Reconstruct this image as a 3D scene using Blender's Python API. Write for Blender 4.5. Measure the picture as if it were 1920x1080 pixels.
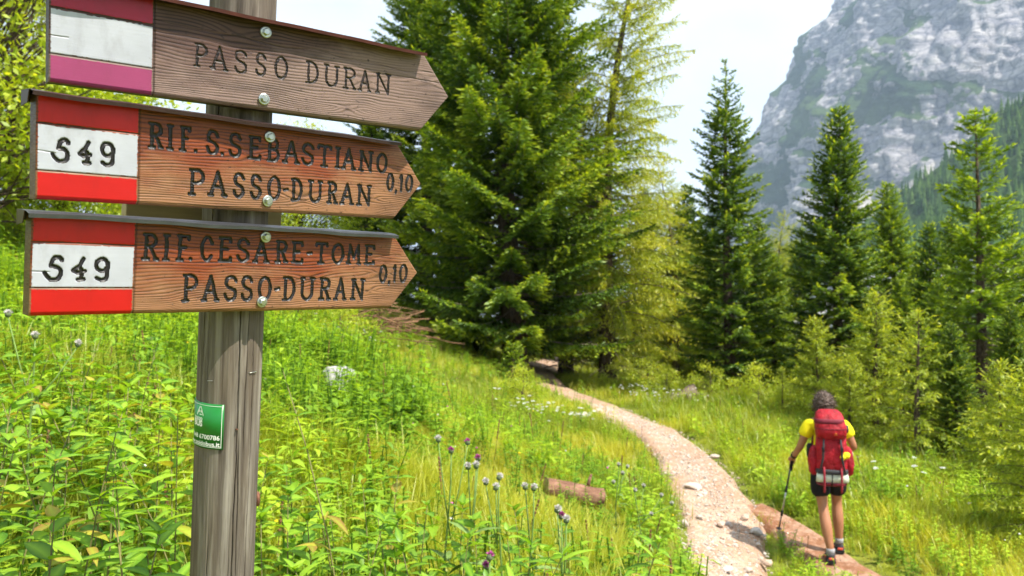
import bpy, bmesh, math, random
import numpy as np
from mathutils import Vector, Matrix, Euler

for _o in list(bpy.data.objects):
    bpy.data.objects.remove(_o)
SC = bpy.context.scene
COL = SC.collection

# ------------------------------------------------------------------ camera
CZ = 1.65                                   # eye height of the photographer
FPX, HORY = 1493.3, 600.0                   # focal length and horizon in photo pixels (1920 wide)
PITCH = math.atan((HORY - 540.0) / FPX)
cam_data = bpy.data.cameras.new('camera')
cam = bpy.data.objects.new('camera', cam_data)
COL.objects.link(cam)
cam.location = (0, 0, CZ)
cam.rotation_euler = (math.pi / 2 + PITCH, 0, 0)
cam_data.sensor_width = 36.0
cam_data.lens = 36.0 * FPX / 1920.0
cam_data.clip_start = 0.05
cam_data.clip_end = 9000.0
cam_data.dof.use_dof = True
cam_data.dof.focus_distance = 1.38
cam_data.dof.aperture_fstop = 8.0
SC.camera = cam

# ------------------------------------------------------------------ world, sun, exposure
SUN_ELEV, SUN_AZ = math.radians(56), math.radians(122)     # azimuth clockwise from +Y (the view direction)
world = bpy.data.worlds.new('World')
SC.world = world
world.use_nodes = True
wn, wl = world.node_tree.nodes, world.node_tree.links
wn.clear()
w_out = wn.new('ShaderNodeOutputWorld')
w_bg = wn.new('ShaderNodeBackground')
w_bg.inputs['Strength'].default_value = 0.13
w_sky = wn.new('ShaderNodeTexSky')
w_sky.sky_type = 'NISHITA'
w_sky.sun_disc = False
w_sky.sun_elevation = SUN_ELEV
w_sky.sun_rotation = SUN_AZ
w_sky.altitude = 1500
w_sky.air_density = 1.0
w_sky.dust_density = 2.0
w_tc = wn.new('ShaderNodeTexCoord')
w_map = wn.new('ShaderNodeMapping')
w_map.inputs['Scale'].default_value = (1.6, 1.6, 3.2)
w_map.inputs['Location'].default_value = (0.35, 0.1, 0.0)
w_no = wn.new('ShaderNodeTexNoise')
w_no.inputs['Scale'].default_value = 1.7
w_no.inputs['Detail'].default_value = 7
w_no.inputs['Roughness'].default_value = 0.55
w_rmp = wn.new('ShaderNodeMapRange')
w_rmp.inputs['From Min'].default_value = 0.34
w_rmp.inputs['From Max'].default_value = 0.60
w_rmp.inputs['To Min'].default_value = 0.58
w_rmp.inputs['To Max'].default_value = 0.96
w_mix = wn.new('ShaderNodeMix')
w_mix.data_type = 'RGBA'
w_mix.inputs[7].default_value = (4.5, 4.8, 5.05, 1)          # sunlit thin cloud
wl.new(w_tc.outputs['Generated'], w_map.inputs['Vector'])
wl.new(w_map.outputs['Vector'], w_no.inputs['Vector'])
wl.new(w_no.outputs['Fac'], w_rmp.inputs['Value'])
wl.new(w_rmp.outputs['Result'], w_mix.inputs[0])
wl.new(w_sky.outputs['Color'], w_mix.inputs[6])
wl.new(w_mix.outputs[2], w_bg.inputs['Color'])
wl.new(w_bg.outputs['Background'], w_out.inputs['Surface'])

sun_data = bpy.data.lights.new('sun', 'SUN')
sun_data.energy = 5.0
sun_data.angle = math.radians(0.6)
sun_data.color = (1.0, 0.93, 0.82)
sun = bpy.data.objects.new('sun', sun_data)
COL.objects.link(sun)
_sd = Vector((math.sin(SUN_AZ) * math.cos(SUN_ELEV), math.cos(SUN_AZ) * math.cos(SUN_ELEV), math.sin(SUN_ELEV)))
sun.rotation_euler = _sd.to_track_quat('Z', 'Y').to_euler()
sun.location = (20, 0, 40)

SC.view_settings.view_transform = 'Standard'
SC.view_settings.look = 'None'
SC.view_settings.exposure = 1.25
SC.view_settings.gamma = 1.0
SC.render.engine = 'CYCLES'
SC.cycles.use_denoising = True
SC.cycles.max_bounces = 5
SC.cycles.diffuse_bounces = 2
SC.cycles.glossy_bounces = 2
SC.cycles.transmission_bounces = 4
SC.cycles.transparent_max_bounces = 5
SC.cycles.volume_bounces = 0
SC.cycles.use_adaptive_sampling = True
SC.cycles.adaptive_min_samples = 16
SC.cycles.adaptive_threshold = 0.02
SC.cycles.sample_clamp_indirect = 6.0

# ------------------------------------------------------------------ helpers
def lin(r, g, b):
    return tuple((c / 255 / 12.92) if c / 255 <= 0.04045 else ((c / 255 + 0.055) / 1.055) ** 2.4 for c in (r, g, b))

def setp(o, label=None, cat=None, group=None, kind=None):
    if label: o['label'] = label
    if cat: o['category'] = cat
    if group: o['group'] = group
    if kind: o['kind'] = kind
    return o

def link(o, parent=None):
    COL.objects.link(o)
    if parent is not None:
        o.parent = parent
    return o

def empty(name, loc=(0, 0, 0), rot=(0, 0, 0), parent=None):
    o = bpy.data.objects.new(name, None)
    o.empty_display_size = 0.1
    o.location = loc
    o.rotation_euler = rot
    return link(o, parent)

def mesh_np(name, V, Fq, mat=None, smooth=False, attrs=None):
    """mesh from numpy vertices and an (n,3) or (n,4) face array (or a list of such arrays)"""
    V = np.asarray(V, np.float32).reshape(-1, 3)
    if not isinstance(Fq, (list, tuple)):
        Fq = [Fq]
    Fq = [np.asarray(f, np.int32) for f in Fq if len(f)]
    me = bpy.data.meshes.new(name)
    me.vertices.add(len(V))
    me.vertices.foreach_set('co', V.ravel())
    loops = np.concatenate([f.ravel() for f in Fq]) if Fq else np.zeros(0, np.int32)
    sizes = np.concatenate([np.full(len(f), f.shape[1], np.int32) for f in Fq]) if Fq else np.zeros(0, np.int32)
    starts = np.concatenate([[0], np.cumsum(sizes)[:-1]]).astype(np.int32) if len(sizes) else sizes
    me.loops.add(len(loops))
    me.loops.foreach_set('vertex_index', loops)
    me.polygons.add(len(sizes))
    me.polygons.foreach_set('loop_start', starts)
    if smooth and len(sizes):
        me.polygons.foreach_set('use_smooth', np.ones(len(sizes), bool))
    for k, a in (attrs or {}).items():
        at = me.attributes.new(k, 'FLOAT', 'POINT')
        at.data.foreach_set('value', np.asarray(a, np.float32))
    if mat is not None:
        me.materials.append(mat)
    me.update(calc_edges=True)
    me.validate()
    return me

def obj(name, me, parent=None, loc=None, rot=None):
    o = bpy.data.objects.new(name, me)
    if loc is not None: o.location = loc
    if rot is not None: o.rotation_euler = rot
    return link(o, parent)

class MB:
    """collects vertices and faces of one mesh"""
    def __init__(s): s.v = []; s.f = []
    def add(s, vs, fs):
        n = len(s.v)
        s.v += [tuple(v) for v in vs]
        s.f += [tuple(i + n for i in f) for f in fs]
        return s
    def box(s, c, d, rot=None, taper=1.0):
        vs = []
        for z in (-1, 1):
            k = taper if z > 0 else 1.0
            for x, y in ((-1, -1), (1, -1), (1, 1), (-1, 1)):
                p = Vector((x * d[0] / 2 * k, y * d[1] / 2 * k, z * d[2] / 2))
                if rot is not None: p = rot @ p
                vs.append(p + Vector(c))
        return s.add(vs, [(3, 2, 1, 0), (4, 5, 6, 7), (0, 1, 5, 4), (1, 2, 6, 5), (2, 3, 7, 6), (3, 0, 4, 7)])
    def tube(s, pts, rad, n=8, cap=True):
        pts = [Vector(p) for p in pts]
        if not hasattr(rad, '__len__'): rad = [rad] * len(pts)
        vs = []
        ref = None
        for i, p in enumerate(pts):
            t = (pts[min(i + 1, len(pts) - 1)] - pts[max(i - 1, 0)]).normalized()
            if ref is None:
                ref = Vector((0, 0, 1)) if abs(t.z) < 0.9 else Vector((1, 0, 0))
            a = t.cross(ref).normalized()
            b = t.cross(a).normalized()
            ref = -b if (-b).dot(ref) > 0 else b
            a = t.cross(ref).normalized(); b = t.cross(a)
            for k in range(n):
                w = 2 * math.pi * k / n
                vs.append(p + (a * math.cos(w) + b * math.sin(w)) * rad[i])
        fs = []
        for i in range(len(pts) - 1):
            for k in range(n):
                k2 = (k + 1) % n
                fs.append((i * n + k, i * n + k2, (i + 1) * n + k2, (i + 1) * n + k))
        if cap:
            fs.append(tuple(range(n - 1, -1, -1)))
            fs.append(tuple((len(pts) - 1) * n + k for k in range(n)))
        return s.add(vs, fs)
    def ell(s, c, r, rot=None, nu=14, nv=9, noise=0, seed=0):
        rr = random.Random(seed)
        vs = [Vector((0, 0, -1))]
        for j in range(1, nv):
            th = math.pi * j / nv
            for k in range(nu):
                ph = 2 * math.pi * k / nu
                vs.append(Vector((math.sin(th) * math.cos(ph), math.sin(th) * math.sin(ph), -math.cos(th))))
        vs.append(Vector((0, 0, 1)))
        out = []
        for v in vs:
            q = 1 + (rr.uniform(-noise, noise) if noise else 0)
            p = Vector((v.x * r[0] * q, v.y * r[1] * q, v.z * r[2] * q))
            if rot is not None: p = rot @ p
            out.append(p + Vector(c))
        fs = [(0, 1 + (k + 1) % nu, 1 + k) for k in range(nu)]
        for j in range(nv - 2):
            for k in range(nu):
                a = 1 + j * nu + k; b = 1 + j * nu + (k + 1) % nu
                fs.append((a, b, b + nu, a + nu))
        L = 1 + (nv - 2) * nu
        fs += [(L + k, L + (k + 1) % nu, len(vs) - 1) for k in range(nu)]
        return s.add(out, fs)
    def mesh(s, name, mat, smooth=True, sub=0, bevel=0):
        me = bpy.data.meshes.new(name)
        me.from_pydata(s.v, [], s.f)
        if bevel:
            bm = bmesh.new(); bm.from_mesh(me)
            bmesh.ops.bevel(bm, geom=list(bm.edges), offset=bevel, segments=2, affect='EDGES', profile=0.6)
            bm.to_mesh(me); bm.free()
        if mat is not None: me.materials.append(mat)
        if smooth: me.polygons.foreach_set('use_smooth', np.ones(len(me.polygons), bool))
        me.update()
        return me
    def obj(s, name, mat, parent=None, smooth=True, loc=None, bevel=0):
        return obj(name, s.mesh(name, mat, smooth, bevel=bevel), parent, loc)

# lattice value noise --------------------------------------------------
def _h(i, j, k, s):
    n = (i * 374761393 + j * 668265263 + k * 2147483647 + s * 974634777) & 0xffffffff
    n = ((n ^ (n >> 13)) * 1274126177) & 0xffffffff
    return ((n ^ (n >> 16)) & 0xffffff) / float(0xffffff)

def vnoise(x, y, z=0.0, s=0):
    x, y, z = np.broadcast_arrays(np.asarray(x, float), np.asarray(y, float), np.asarray(z, float))
    i, j, k = np.floor(x).astype(np.int64), np.floor(y).astype(np.int64), np.floor(z).astype(np.int64)
    fx, fy, fz = x - i, y - j, z - k
    fx, fy, fz = (f * f * (3 - 2 * f) for f in (fx, fy, fz))
    r = 0
    for a in (0, 1):
        for b in (0, 1):
            for c in (0, 1):
                w = (fx if a else 1 - fx) * (fy if b else 1 - fy) * (fz if c else 1 - fz)
                r = r + w * _h(i + a, j + b, k + c, s)
    return r

def fbm(x, y, z=0.0, s=0, o=4, g=0.5):
    a, t, n = 1.0, 0.0, 0.0
    for q in range(o):
        f = 2.03 ** q
        t = t + a * vnoise(np.asarray(x) * f + 17.3 * q, np.asarray(y) * f - 9.1 * q, np.asarray(z) * f, s + q)
        n += a
        a *= g
    return t / n

# materials -------------------------------------------------------------
class NT:
    def __init__(s, name):
        s.m = bpy.data.materials.new(name)
        s.m.use_nodes = True
        s.n, s.l = s.m.node_tree.nodes, s.m.node_tree.links
        s.n.clear()
        s.out = s.n.new('ShaderNodeOutputMaterial')
    def node(s, t, **kw):
        n = s.n.new('ShaderNode' + t)
        for k, v in kw.items():
            setattr(n, k, v)
        return n
    def put(s, sock, v):
        if hasattr(v, 'is_output') or isinstance(v, bpy.types.NodeSocket):
            s.l.new(v, sock)
        else:
            if isinstance(v, tuple) and len(v) == 3 and sock.type == 'RGBA': v = v + (1,)
            sock.default_value = v
    def attr(s, name, inst=False):
        a = s.node('Attribute', attribute_name=name)
        a.attribute_type = 'INSTANCER' if inst else 'GEOMETRY'
        return a.outputs['Fac']
    def coord(s, which='Object', scale=(1, 1, 1), rot=(0, 0, 0), loc=(0, 0, 0)):
        tc = s.node('TexCoord'); mp = s.node('Mapping')
        mp.inputs['Scale'].default_value = scale
        mp.inputs['Rotation'].default_value = rot
        mp.inputs['Location'].default_value = loc
        s.l.new(tc.outputs[which], mp.inputs['Vector'])
        return mp.outputs['Vector']
    def noise(s, vec, scale, detail=4, rough=0.55, dist=0.0):
        n = s.node('TexNoise')
        if vec is not None: s.l.new(vec, n.inputs['Vector'])
        n.inputs['Scale'].default_value = scale
        n.inputs['Detail'].default_value = detail
        n.inputs['Roughness'].default_value = rough
        n.inputs['Distortion'].default_value = dist
        return n.outputs['Fac']
    def ramp(s, fac, stops):
        r = s.node('ValToRGB')
        el = r.color_ramp.elements
        while len(el) < len(stops): el.new(0.5)
        for e, (p, c) in zip(el, stops):
            e.position = p
            e.color = tuple(c) + (1,) if len(c) == 3 else c
        s.put(r.inputs['Fac'], fac)
        return r.outputs['Color']
    def rng(s, v, a, b, c=0.0, d=1.0):
        m = s.node('MapRange')
        s.put(m.inputs['Value'], v)
        for k, q in zip(('From Min', 'From Max', 'To Min', 'To Max'), (a, b, c, d)): m.inputs[k].default_value = q
        return m.outputs['Result']
    def mix(s, fac, a, b, mode='MIX'):
        m = s.node('Mix', data_type='RGBA', blend_type=mode)
        s.put(m.inputs[0], fac); s.put(m.inputs[6], a); s.put(m.inputs[7], b)
        return m.outputs[2]
    def math(s, op, a, b=0.0, c=0.0):
        m = s.node('Math', operation=op)
        s.put(m.inputs[0], a); s.put(m.inputs[1], b); s.put(m.inputs[2], c)
        return m.outputs[0]
    def bump(s, h, strength=0.3, dist=0.01):
        b = s.node('Bump')
        b.inputs['Strength'].default_value = strength
        b.inputs['Distance'].default_value = dist
        s.l.new(h, b.inputs['Height'])
        return b.outputs['Normal']
    def surf(s, col, rough=0.6, spec=0.4, metal=0.0, normal=None, coat=0.0):
        p = s.node('BsdfPrincipled')
        s.put(p.inputs['Base Color'], col)
        s.put(p.inputs['Roughness'], rough)
        s.put(p.inputs['Specular IOR Level'], spec)
        s.put(p.inputs['Metallic'], metal)
        s.put(p.inputs['Coat Weight'], coat)
        if normal is not None: s.l.new(normal, p.inputs['Normal'])
        s.l.new(p.outputs[0], s.out.inputs['Surface'])
        return s.m
    def leaf(s, col, trans=0.4, tcol=None, rough=0.5, gloss=0.06):
        d = s.node('BsdfDiffuse'); t = s.node('BsdfTranslucent'); g = s.node('BsdfGlossy')
        s.put(d.inputs['Color'], col)
        s.put(t.inputs['Color'], tcol if tcol is not None else col)
        g.inputs['Roughness'].default_value = rough
        g.inputs['Color'].default_value = (0.8, 0.85, 0.8, 1)
        m = s.node('MixShader'); m2 = s.node('MixShader')
        m.inputs[0].default_value = trans
        s.l.new(d.outputs[0], m.inputs[1]); s.l.new(t.outputs[0], m.inputs[2])
        m2.inputs[0].default_value = gloss
        s.l.new(m.outputs[0], m2.inputs[1]); s.l.new(g.outputs[0], m2.inputs[2])
        s.l.new(m2.outputs[0], s.out.inputs['Surface'])
        return s.m

def simple(name, col, rough=0.6, var=0.12, scale=60, spec=0.4, metal=0.0, bump=0.15, bdist=0.003):
    t = NT(name)
    n = t.noise(t.coord('Object'), scale, 5)
    c = t.mix(t.rng(n, 0.3, 0.7), tuple(k * (1 - var) for k in col), tuple(min(1, k * (1 + var)) for k in col))
    return t.surf(c, rough, spec, metal, t.bump(n, bump, bdist) if bump else None)

# pixels and ground -----------------------------------------------------
_fw = np.array([0, math.cos(PITCH), math.sin(PITCH)])
_up = np.array([0, -math.sin(PITCH), math.cos(PITCH)])
def ray(px, py):
    return _fw + np.array([1.0, 0, 0]) * (px - 960) / FPX + _up * (540 - py) / FPX
def at(px, py, Y):
    """world point seen at photo pixel (px,py) at forward distance Y"""
    d = ray(px, py)
    return d * (Y / d[1]) + np.array([0, 0, CZ])

_ctrl = [(1560, 1055, 7.9), (1365, 1080, 7.1), (1330, 900, 10.6), (1205, 800, 15), (1100, 760, 18.5), (1040, 720, 22), (1000, 690, 26),
         (1080, 915, 11), (1750, 1000, 8.4), (1900, 1060, 7.6), (1800, 880, 12), (1680, 850, 13.2), (1450, 752, 19), (1300, 738, 20.5),
         (640, 725, 9), (520, 650, 14), (745, 605, 22), (950, 685, 22.5), (720, 880, 5.6), (870, 905, 6.0), (1000, 860, 8.2), (1130, 1010, 6.2),
         (1250, 1010, 6.9), (840, 760, 11), (880, 700, 17), (620, 600, 19), (1500, 930, 9.9)]
_gp = [tuple(at(*c)) for c in _ctrl]
_gp += [(x, y, z + CZ) for x, y, z in [(0, 0, -1.65), (0, -3, -1.6), (2, 0, -1.85), (5, 0, -2.3), (10, 0, -2.8), (-2, 0, -1.3), (-6, 0, -0.3), (-0.5, 1.4, -1.5), (-1.6, 2.2, -1.2), (-3, 4, -0.75),
        (-0.2, 3.5, -1.5), (0.5, 2.5, -1.6), (-6, 9, 0.2), (-9, 14, 1.1), (-12, 22, 2.0), (-7, 25, 1.1), (-18, 30, 3.6), (-30, 10, 5), (-25, -10, 6), (0, 40, -1.2), (10, 40, -2.5), (20, 40, -3.5),
        (40, 30, -6), (30, 10, -5), (20, 5, -3.6), (20, -20, -3), (0, -20, -1.2), (-15, 50, 4), (30, 60, -6), (0, 60, -1), (-40, 60, 8), (60, 60, -9), (11, 16, -2.5), (14, 24, -3.0)]]
_G = np.array(_gp)
def _tps_fit(P, lam=0.02):
    n = len(P)
    d = np.linalg.norm(P[:, None, :2] - P[None, :, :2], axis=2)
    K = np.where(d > 0, d * d * np.log(d + 1e-9), 0) + lam * np.eye(n) * 5
    Q = np.c_[np.ones(n), P[:, :2]]
    A = np.block([[K, Q], [Q.T, np.zeros((3, 3))]])
    return np.linalg.solve(A, np.r_[P[:, 2], 0, 0, 0])
_W = _tps_fit(_G)
def gz(x, y):
    x = np.asarray(x, float); y = np.asarray(y, float)
    shp = np.broadcast(x, y).shape
    x, y = np.broadcast_to(x, shp).ravel(), np.broadcast_to(y, shp).ravel()
    cx, cy = np.clip(x, -45, 65), np.clip(y, -25, 65)
    d = np.sqrt((cx[:, None] - _G[None, :, 0]) ** 2 + (cy[:, None] - _G[None, :, 1]) ** 2)
    z = (d * d * np.log(d + 1e-9)) @ _W[:-3] + _W[-3] + _W[-2] * cx + _W[-1] * cy
    far = np.clip(np.hypot(x - cx, y - cy) / 400, 0, 1)
    z = z * (1 - far) + (CZ - 30) * far
    z = z + (fbm(x * 0.55, y * 0.55, 0, 5, 3) - 0.5) * 0.16
    return z.reshape(shp) if shp else float(z[0])
def ground_at(px, py, y0=2.0, y1=60.0):
    """first point where the ray of a pixel meets the ground"""
    d = ray(px, py); d = d / d[1]
    ys = np.linspace(y0, y1, 1500)
    z = CZ + d[2] * ys
    h = z - gz(d[0] * ys, ys)
    k = np.argmax(h < 0)
    if h[k] >= 0: k = len(ys) - 1
    y = ys[k]
    return np.array([d[0] * y, y, gz(d[0] * y, y)])
# ------------------------------------------------------------------ ground
def _grid_mesh(xs, ys, zf):
    X, Y = np.meshgrid(xs, ys, indexing='ij')
    Z = zf(X, Y)
    nx, ny = X.shape
    idx = np.arange(nx * ny).reshape(nx, ny)
    Fq = np.stack([idx[:-1, :-1], idx[1:, :-1], idx[1:, 1:], idx[:-1, 1:]], -1).reshape(-1, 4)
    return np.stack([X, Y, Z], -1).reshape(-1, 3), Fq

t = NT('meadow_soil')
v = t.coord('Object')
n1, n2 = t.noise(v, 0.5, 4), t.noise(v, 9, 6, 0.65)
c = t.mix(t.rng(n1, 0.35, 0.65), (0.13, 0.17, 0.02), (0.22, 0.25, 0.03))
c = t.mix(t.rng(n2, 0.4, 0.75), c, (0.07, 0.06, 0.02))
M_ground = t.surf(c, 0.9, 0.1, 0, t.bump(n2, 0.6, 0.05))
# ------------------------------------------------------------------ paths
def _resample(P, step=0.12):
    P = np.asarray(P, float)
    s = np.r_[0, np.cumsum(np.linalg.norm(np.diff(P[:, :2], axis=0), axis=1))]
    q = np.arange(0, s[-1], step)
    out = np.stack([np.interp(q, s, P[:, k]) for k in range(P.shape[1])], -1)
    for _ in range(6):
        out[1:-1] = (out[:-2] + 2 * out[1:-1] + out[2:]) / 4
    return out
def _path_pts(rows):
    r = []
    for py, x0, x1 in rows:
        m = ground_at((x0 + x1) / 2, py)
        r.append((m[0], m[1], (x1 - x0) / FPX * m[1] / 2))
    r = np.array(r); T = np.gradient(r[:, :2], axis=0); T /= np.linalg.norm(T, axis=1)[:, None]
    r[:, 2] *= np.clip(np.abs(T[:, 1]), 0.45, 1.0)            # cut across the trail, not along the picture row
    return [tuple(q) for q in r]
PATH_MAIN = _path_pts([(1079, 1280, 1452), (1000, 1272, 1435), (950, 1262, 1415), (900, 1250, 1384), (855, 1232, 1335), (820, 1195, 1290), (795, 1150, 1245),
                       (770, 1095, 1185), (750, 1045, 1140), (730, 1010, 1088), (712, 992, 1055), (700, 985, 1040)])
_e = PATH_MAIN[-1]; _s = PATH_MAIN[0]
PATH_MAIN = [(_s[0] - 0.1, _s[1] - 5.5, _s[2]), (_s[0] - 0.05, _s[1] - 2.5, _s[2])] + PATH_MAIN + [(_e[0] + 0.1, _e[1] + 3, 0.5), (_e[0] + 0.8, _e[1] + 8, 0.5), (_e[0] + 2.5, _e[1] + 14, 0.5)]
PATH_SIDE = _path_pts([(950, 1385, 1436), (975, 1415, 1488), (1000, 1447, 1534), (1030, 1487, 1580), (1055, 1512, 1612), (1079, 1540, 1640)])
_s = PATH_SIDE[-1]
PATH_SIDE = PATH_SIDE + [(_s[0] + 0.5, _s[1] - 1.2, 0.32), (_s[0] + 0.6, _s[1] - 3.5, 0.35), (_s[0] + 0.3, _s[1] - 7, 0.35)]
PM, PS = _resample(PATH_MAIN), _resample(PATH_SIDE)
def path_dist(x, y):
    """signed distance outside the path edges (negative on a path)"""
    x = np.asarray(x, float); y = np.asarray(y, float)
    best = np.full(x.shape, 99.0)
    for P in (PM, PS):
        for k in range(0, len(P), 2):
            best = np.minimum(best, np.hypot(x - P[k, 0], y - P[k, 1]) - P[k, 2])
    return best
def build_path(name, P, mat, lift, label):
    n = len(P); m = 15
    T = np.gradient(P[:, :2], axis=0); T /= np.linalg.norm(T, axis=1)[:, None]
    N = np.stack([T[:, 1], -T[:, 0]], -1)
    u = np.linspace(-1, 1, m)
    wob = 1 + 0.35 * (vnoise(np.arange(n) * 0.16, 0, 0, 3) - 0.5)
    w2 = 1 + 0.35 * (vnoise(np.arange(n) * 0.16, 9, 0, 4) - 0.5)
    half = np.where(u[None, :] < 0, (P[:, 2] * wob)[:, None], (P[:, 2] * w2)[:, None]) * 1.04
    X = P[:, None, 0] + N[:, None, 0] * u[None] * half
    Y = P[:, None, 1] + N[:, None, 1] * u[None] * half
    edge = np.clip((np.abs(u) - 0.80) / 0.20, 0, 1)[None, :]
    Z = gz(X, Y) + lift - edge * (lift + 0.05) - 0.012 * (1 - np.abs(u)[None] ** 2) + (fbm(X * 7, Y * 7, 0, 8, 3) - 0.5) * 0.025
    idx = np.arange(n * m).reshape(n, m)
    Fq = np.stack([idx[:-1, :-1], idx[:-1, 1:], idx[1:, 1:], idx[1:, :-1]], -1).reshape(-1, 4)
    o = obj(name, mesh_np(name, np.stack([X, Y, Z], -1).reshape(-1, 3), Fq, mat, True))
    setp(o, label, 'path', kind='structure')
    return o
def path_mat(name, a, b, peb, pscale, pmin):
    t = NT(name)
    v = t.coord('Object')
    n1, n2 = t.noise(v, 1.3, 5), t.noise(v, 28, 6, 0.7)
    c = t.mix(t.rng(n1, 0.35, 0.65), a, b)
    vo = t.node('TexVoronoi'); vo.inputs['Scale'].default_value = pscale
    t.l.new(v, vo.inputs['Vector'])
    pb = t.rng(vo.outputs['Distance'], 0.15, 0.5, 1, 0)
    sep = t.node('SeparateColor'); t.l.new(vo.outputs['Color'], sep.inputs[0])
    sel = t.math('MULTIPLY', pb, t.rng(sep.outputs[0], pmin, pmin + 0.1))
    c = t.mix(sel, c, t.mix(sep.outputs[1], peb, tuple(min(1, k * 1.35) for k in peb)))
    n3 = t.noise(v, 4.5, 6, 0.7)
    c = t.mix(t.rng(n3, 0.45, 0.62, 0, 0.55), c, tuple(min(1, k * 1.15) for k in peb))
    c = t.mix(t.rng(n2, 0.35, 0.8, 0, 0.55), c, tuple(k * 0.45 for k in a))
    h = t.math('ADD', t.math('MULTIPLY', n2, 0.5), sel)
    return t.surf(c, 0.9, 0.15, 0, t.bump(t.math('ADD', h, n3), 0.9, 0.035))
M_path = path_mat('gravel_path', (0.36, 0.215, 0.135), (0.45, 0.295, 0.20), (0.48, 0.385, 0.31), 22, 0.45)
M_side = path_mat('red_earth_path', (0.24, 0.105, 0.052), (0.30, 0.15, 0.085), (0.5, 0.36, 0.27), 26, 0.85)
build_path('path', PM, M_path, 0.035, 'stony pinkish gravel trail curving up towards the forest')
build_path('side_path', PS, M_side, 0.030, 'narrow reddish earth trail under the hiker')

_u = np.linspace(-1, 1, 241)
_xs = np.sinh(_u * 6.0) * 14.5 ; _ys = 8 + np.sinh(_u * 6.0) * 14.5
Vg, Fg = _grid_mesh(_xs, _ys, gz)
_near = (np.abs(Vg[:, 0]) < 15) & (Vg[:, 1] > -8) & (Vg[:, 1] < 50)
Vg[_near, 2] -= np.clip(0.25 - path_dist(Vg[_near, 0], Vg[_near, 1]), 0, 0.3) / 0.3 * 0.07
ground = obj('ground', mesh_np('ground', Vg, Fg, M_ground, True))
setp(ground, 'sloping alpine meadow ground under the grass', 'ground', kind='structure')

# ------------------------------------------------------------------ mountain (radial surface round a far axis)
t = NT('limestone_mountain')
v = t.coord('Object')
geo = t.node('NewGeometry')
sepn = t.node('SeparateXYZ'); t.l.new(geo.outputs['Normal'], sepn.inputs[0])
tilt = t.coord('Object', (0.009, 0.009, 0.055), (0.0, 0.55, 0.0))
n_str = t.noise(tilt, 1.0, 8, 0.7, 0.6)
n_big = t.noise(v, 0.006, 5, 0.6)
n_fine = t.noise(v, 0.035, 7, 0.75)
vert = t.coord('Object', (0.05, 0.05, 0.006))
n_vert = t.noise(vert, 1.0, 5, 0.6)
vo = t.node('TexVoronoi', feature='DISTANCE_TO_EDGE')
vo.inputs['Scale'].default_value = 1.0
t.l.new(t.coord('Object', (0.030, 0.030, 0.045), (0.0, 0.5, 0.0)), vo.inputs['Vector'])
n_mid = t.noise(v, 0.018, 6, 0.65, 0.8)
rock = t.ramp(t.math('ADD', t.math('MULTIPLY', n_str, 0.72), t.math('MULTIPLY', n_mid, 0.28)), [(0.37, (0.17, 0.17, 0.22)), (0.47, (0.38, 0.37, 0.40)), (0.58, (0.58, 0.555, 0.55))])
rock = t.mix(t.rng(n_vert, 0.52, 0.68, 0, 0.75), rock, (0.11, 0.115, 0.16))
rock = t.mix(t.rng(vo.outputs['Distance'], 0.0, 0.10, 0.65, 0), rock, (0.09, 0.095, 0.13))
rock = t.mix(t.rng(n_fine, 0.52, 0.62, 0, 0.5), rock, (0.66, 0.63, 0.62))
gm = t.math('ADD', t.attr('green'), t.math('MULTIPLY', t.math('SUBTRACT', n_fine, 0.5), 0.9))
gmask = t.rng(gm, 0.42, 0.50)
veg = t.mix(t.rng(n_big, 0.4, 0.6), (0.022, 0.055, 0.02), (0.075, 0.125, 0.03))
c = t.mix(gmask, rock, veg)
c = t.mix(t.rng(t.attr('scree'), 0.4, 0.6), c, (0.62, 0.58, 0.55))
M_mount = t.surf(c, 0.95, 0.05, 0, t.bump(t.math('ADD', n_str, n_fine), 1.0, 22.0))
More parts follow.
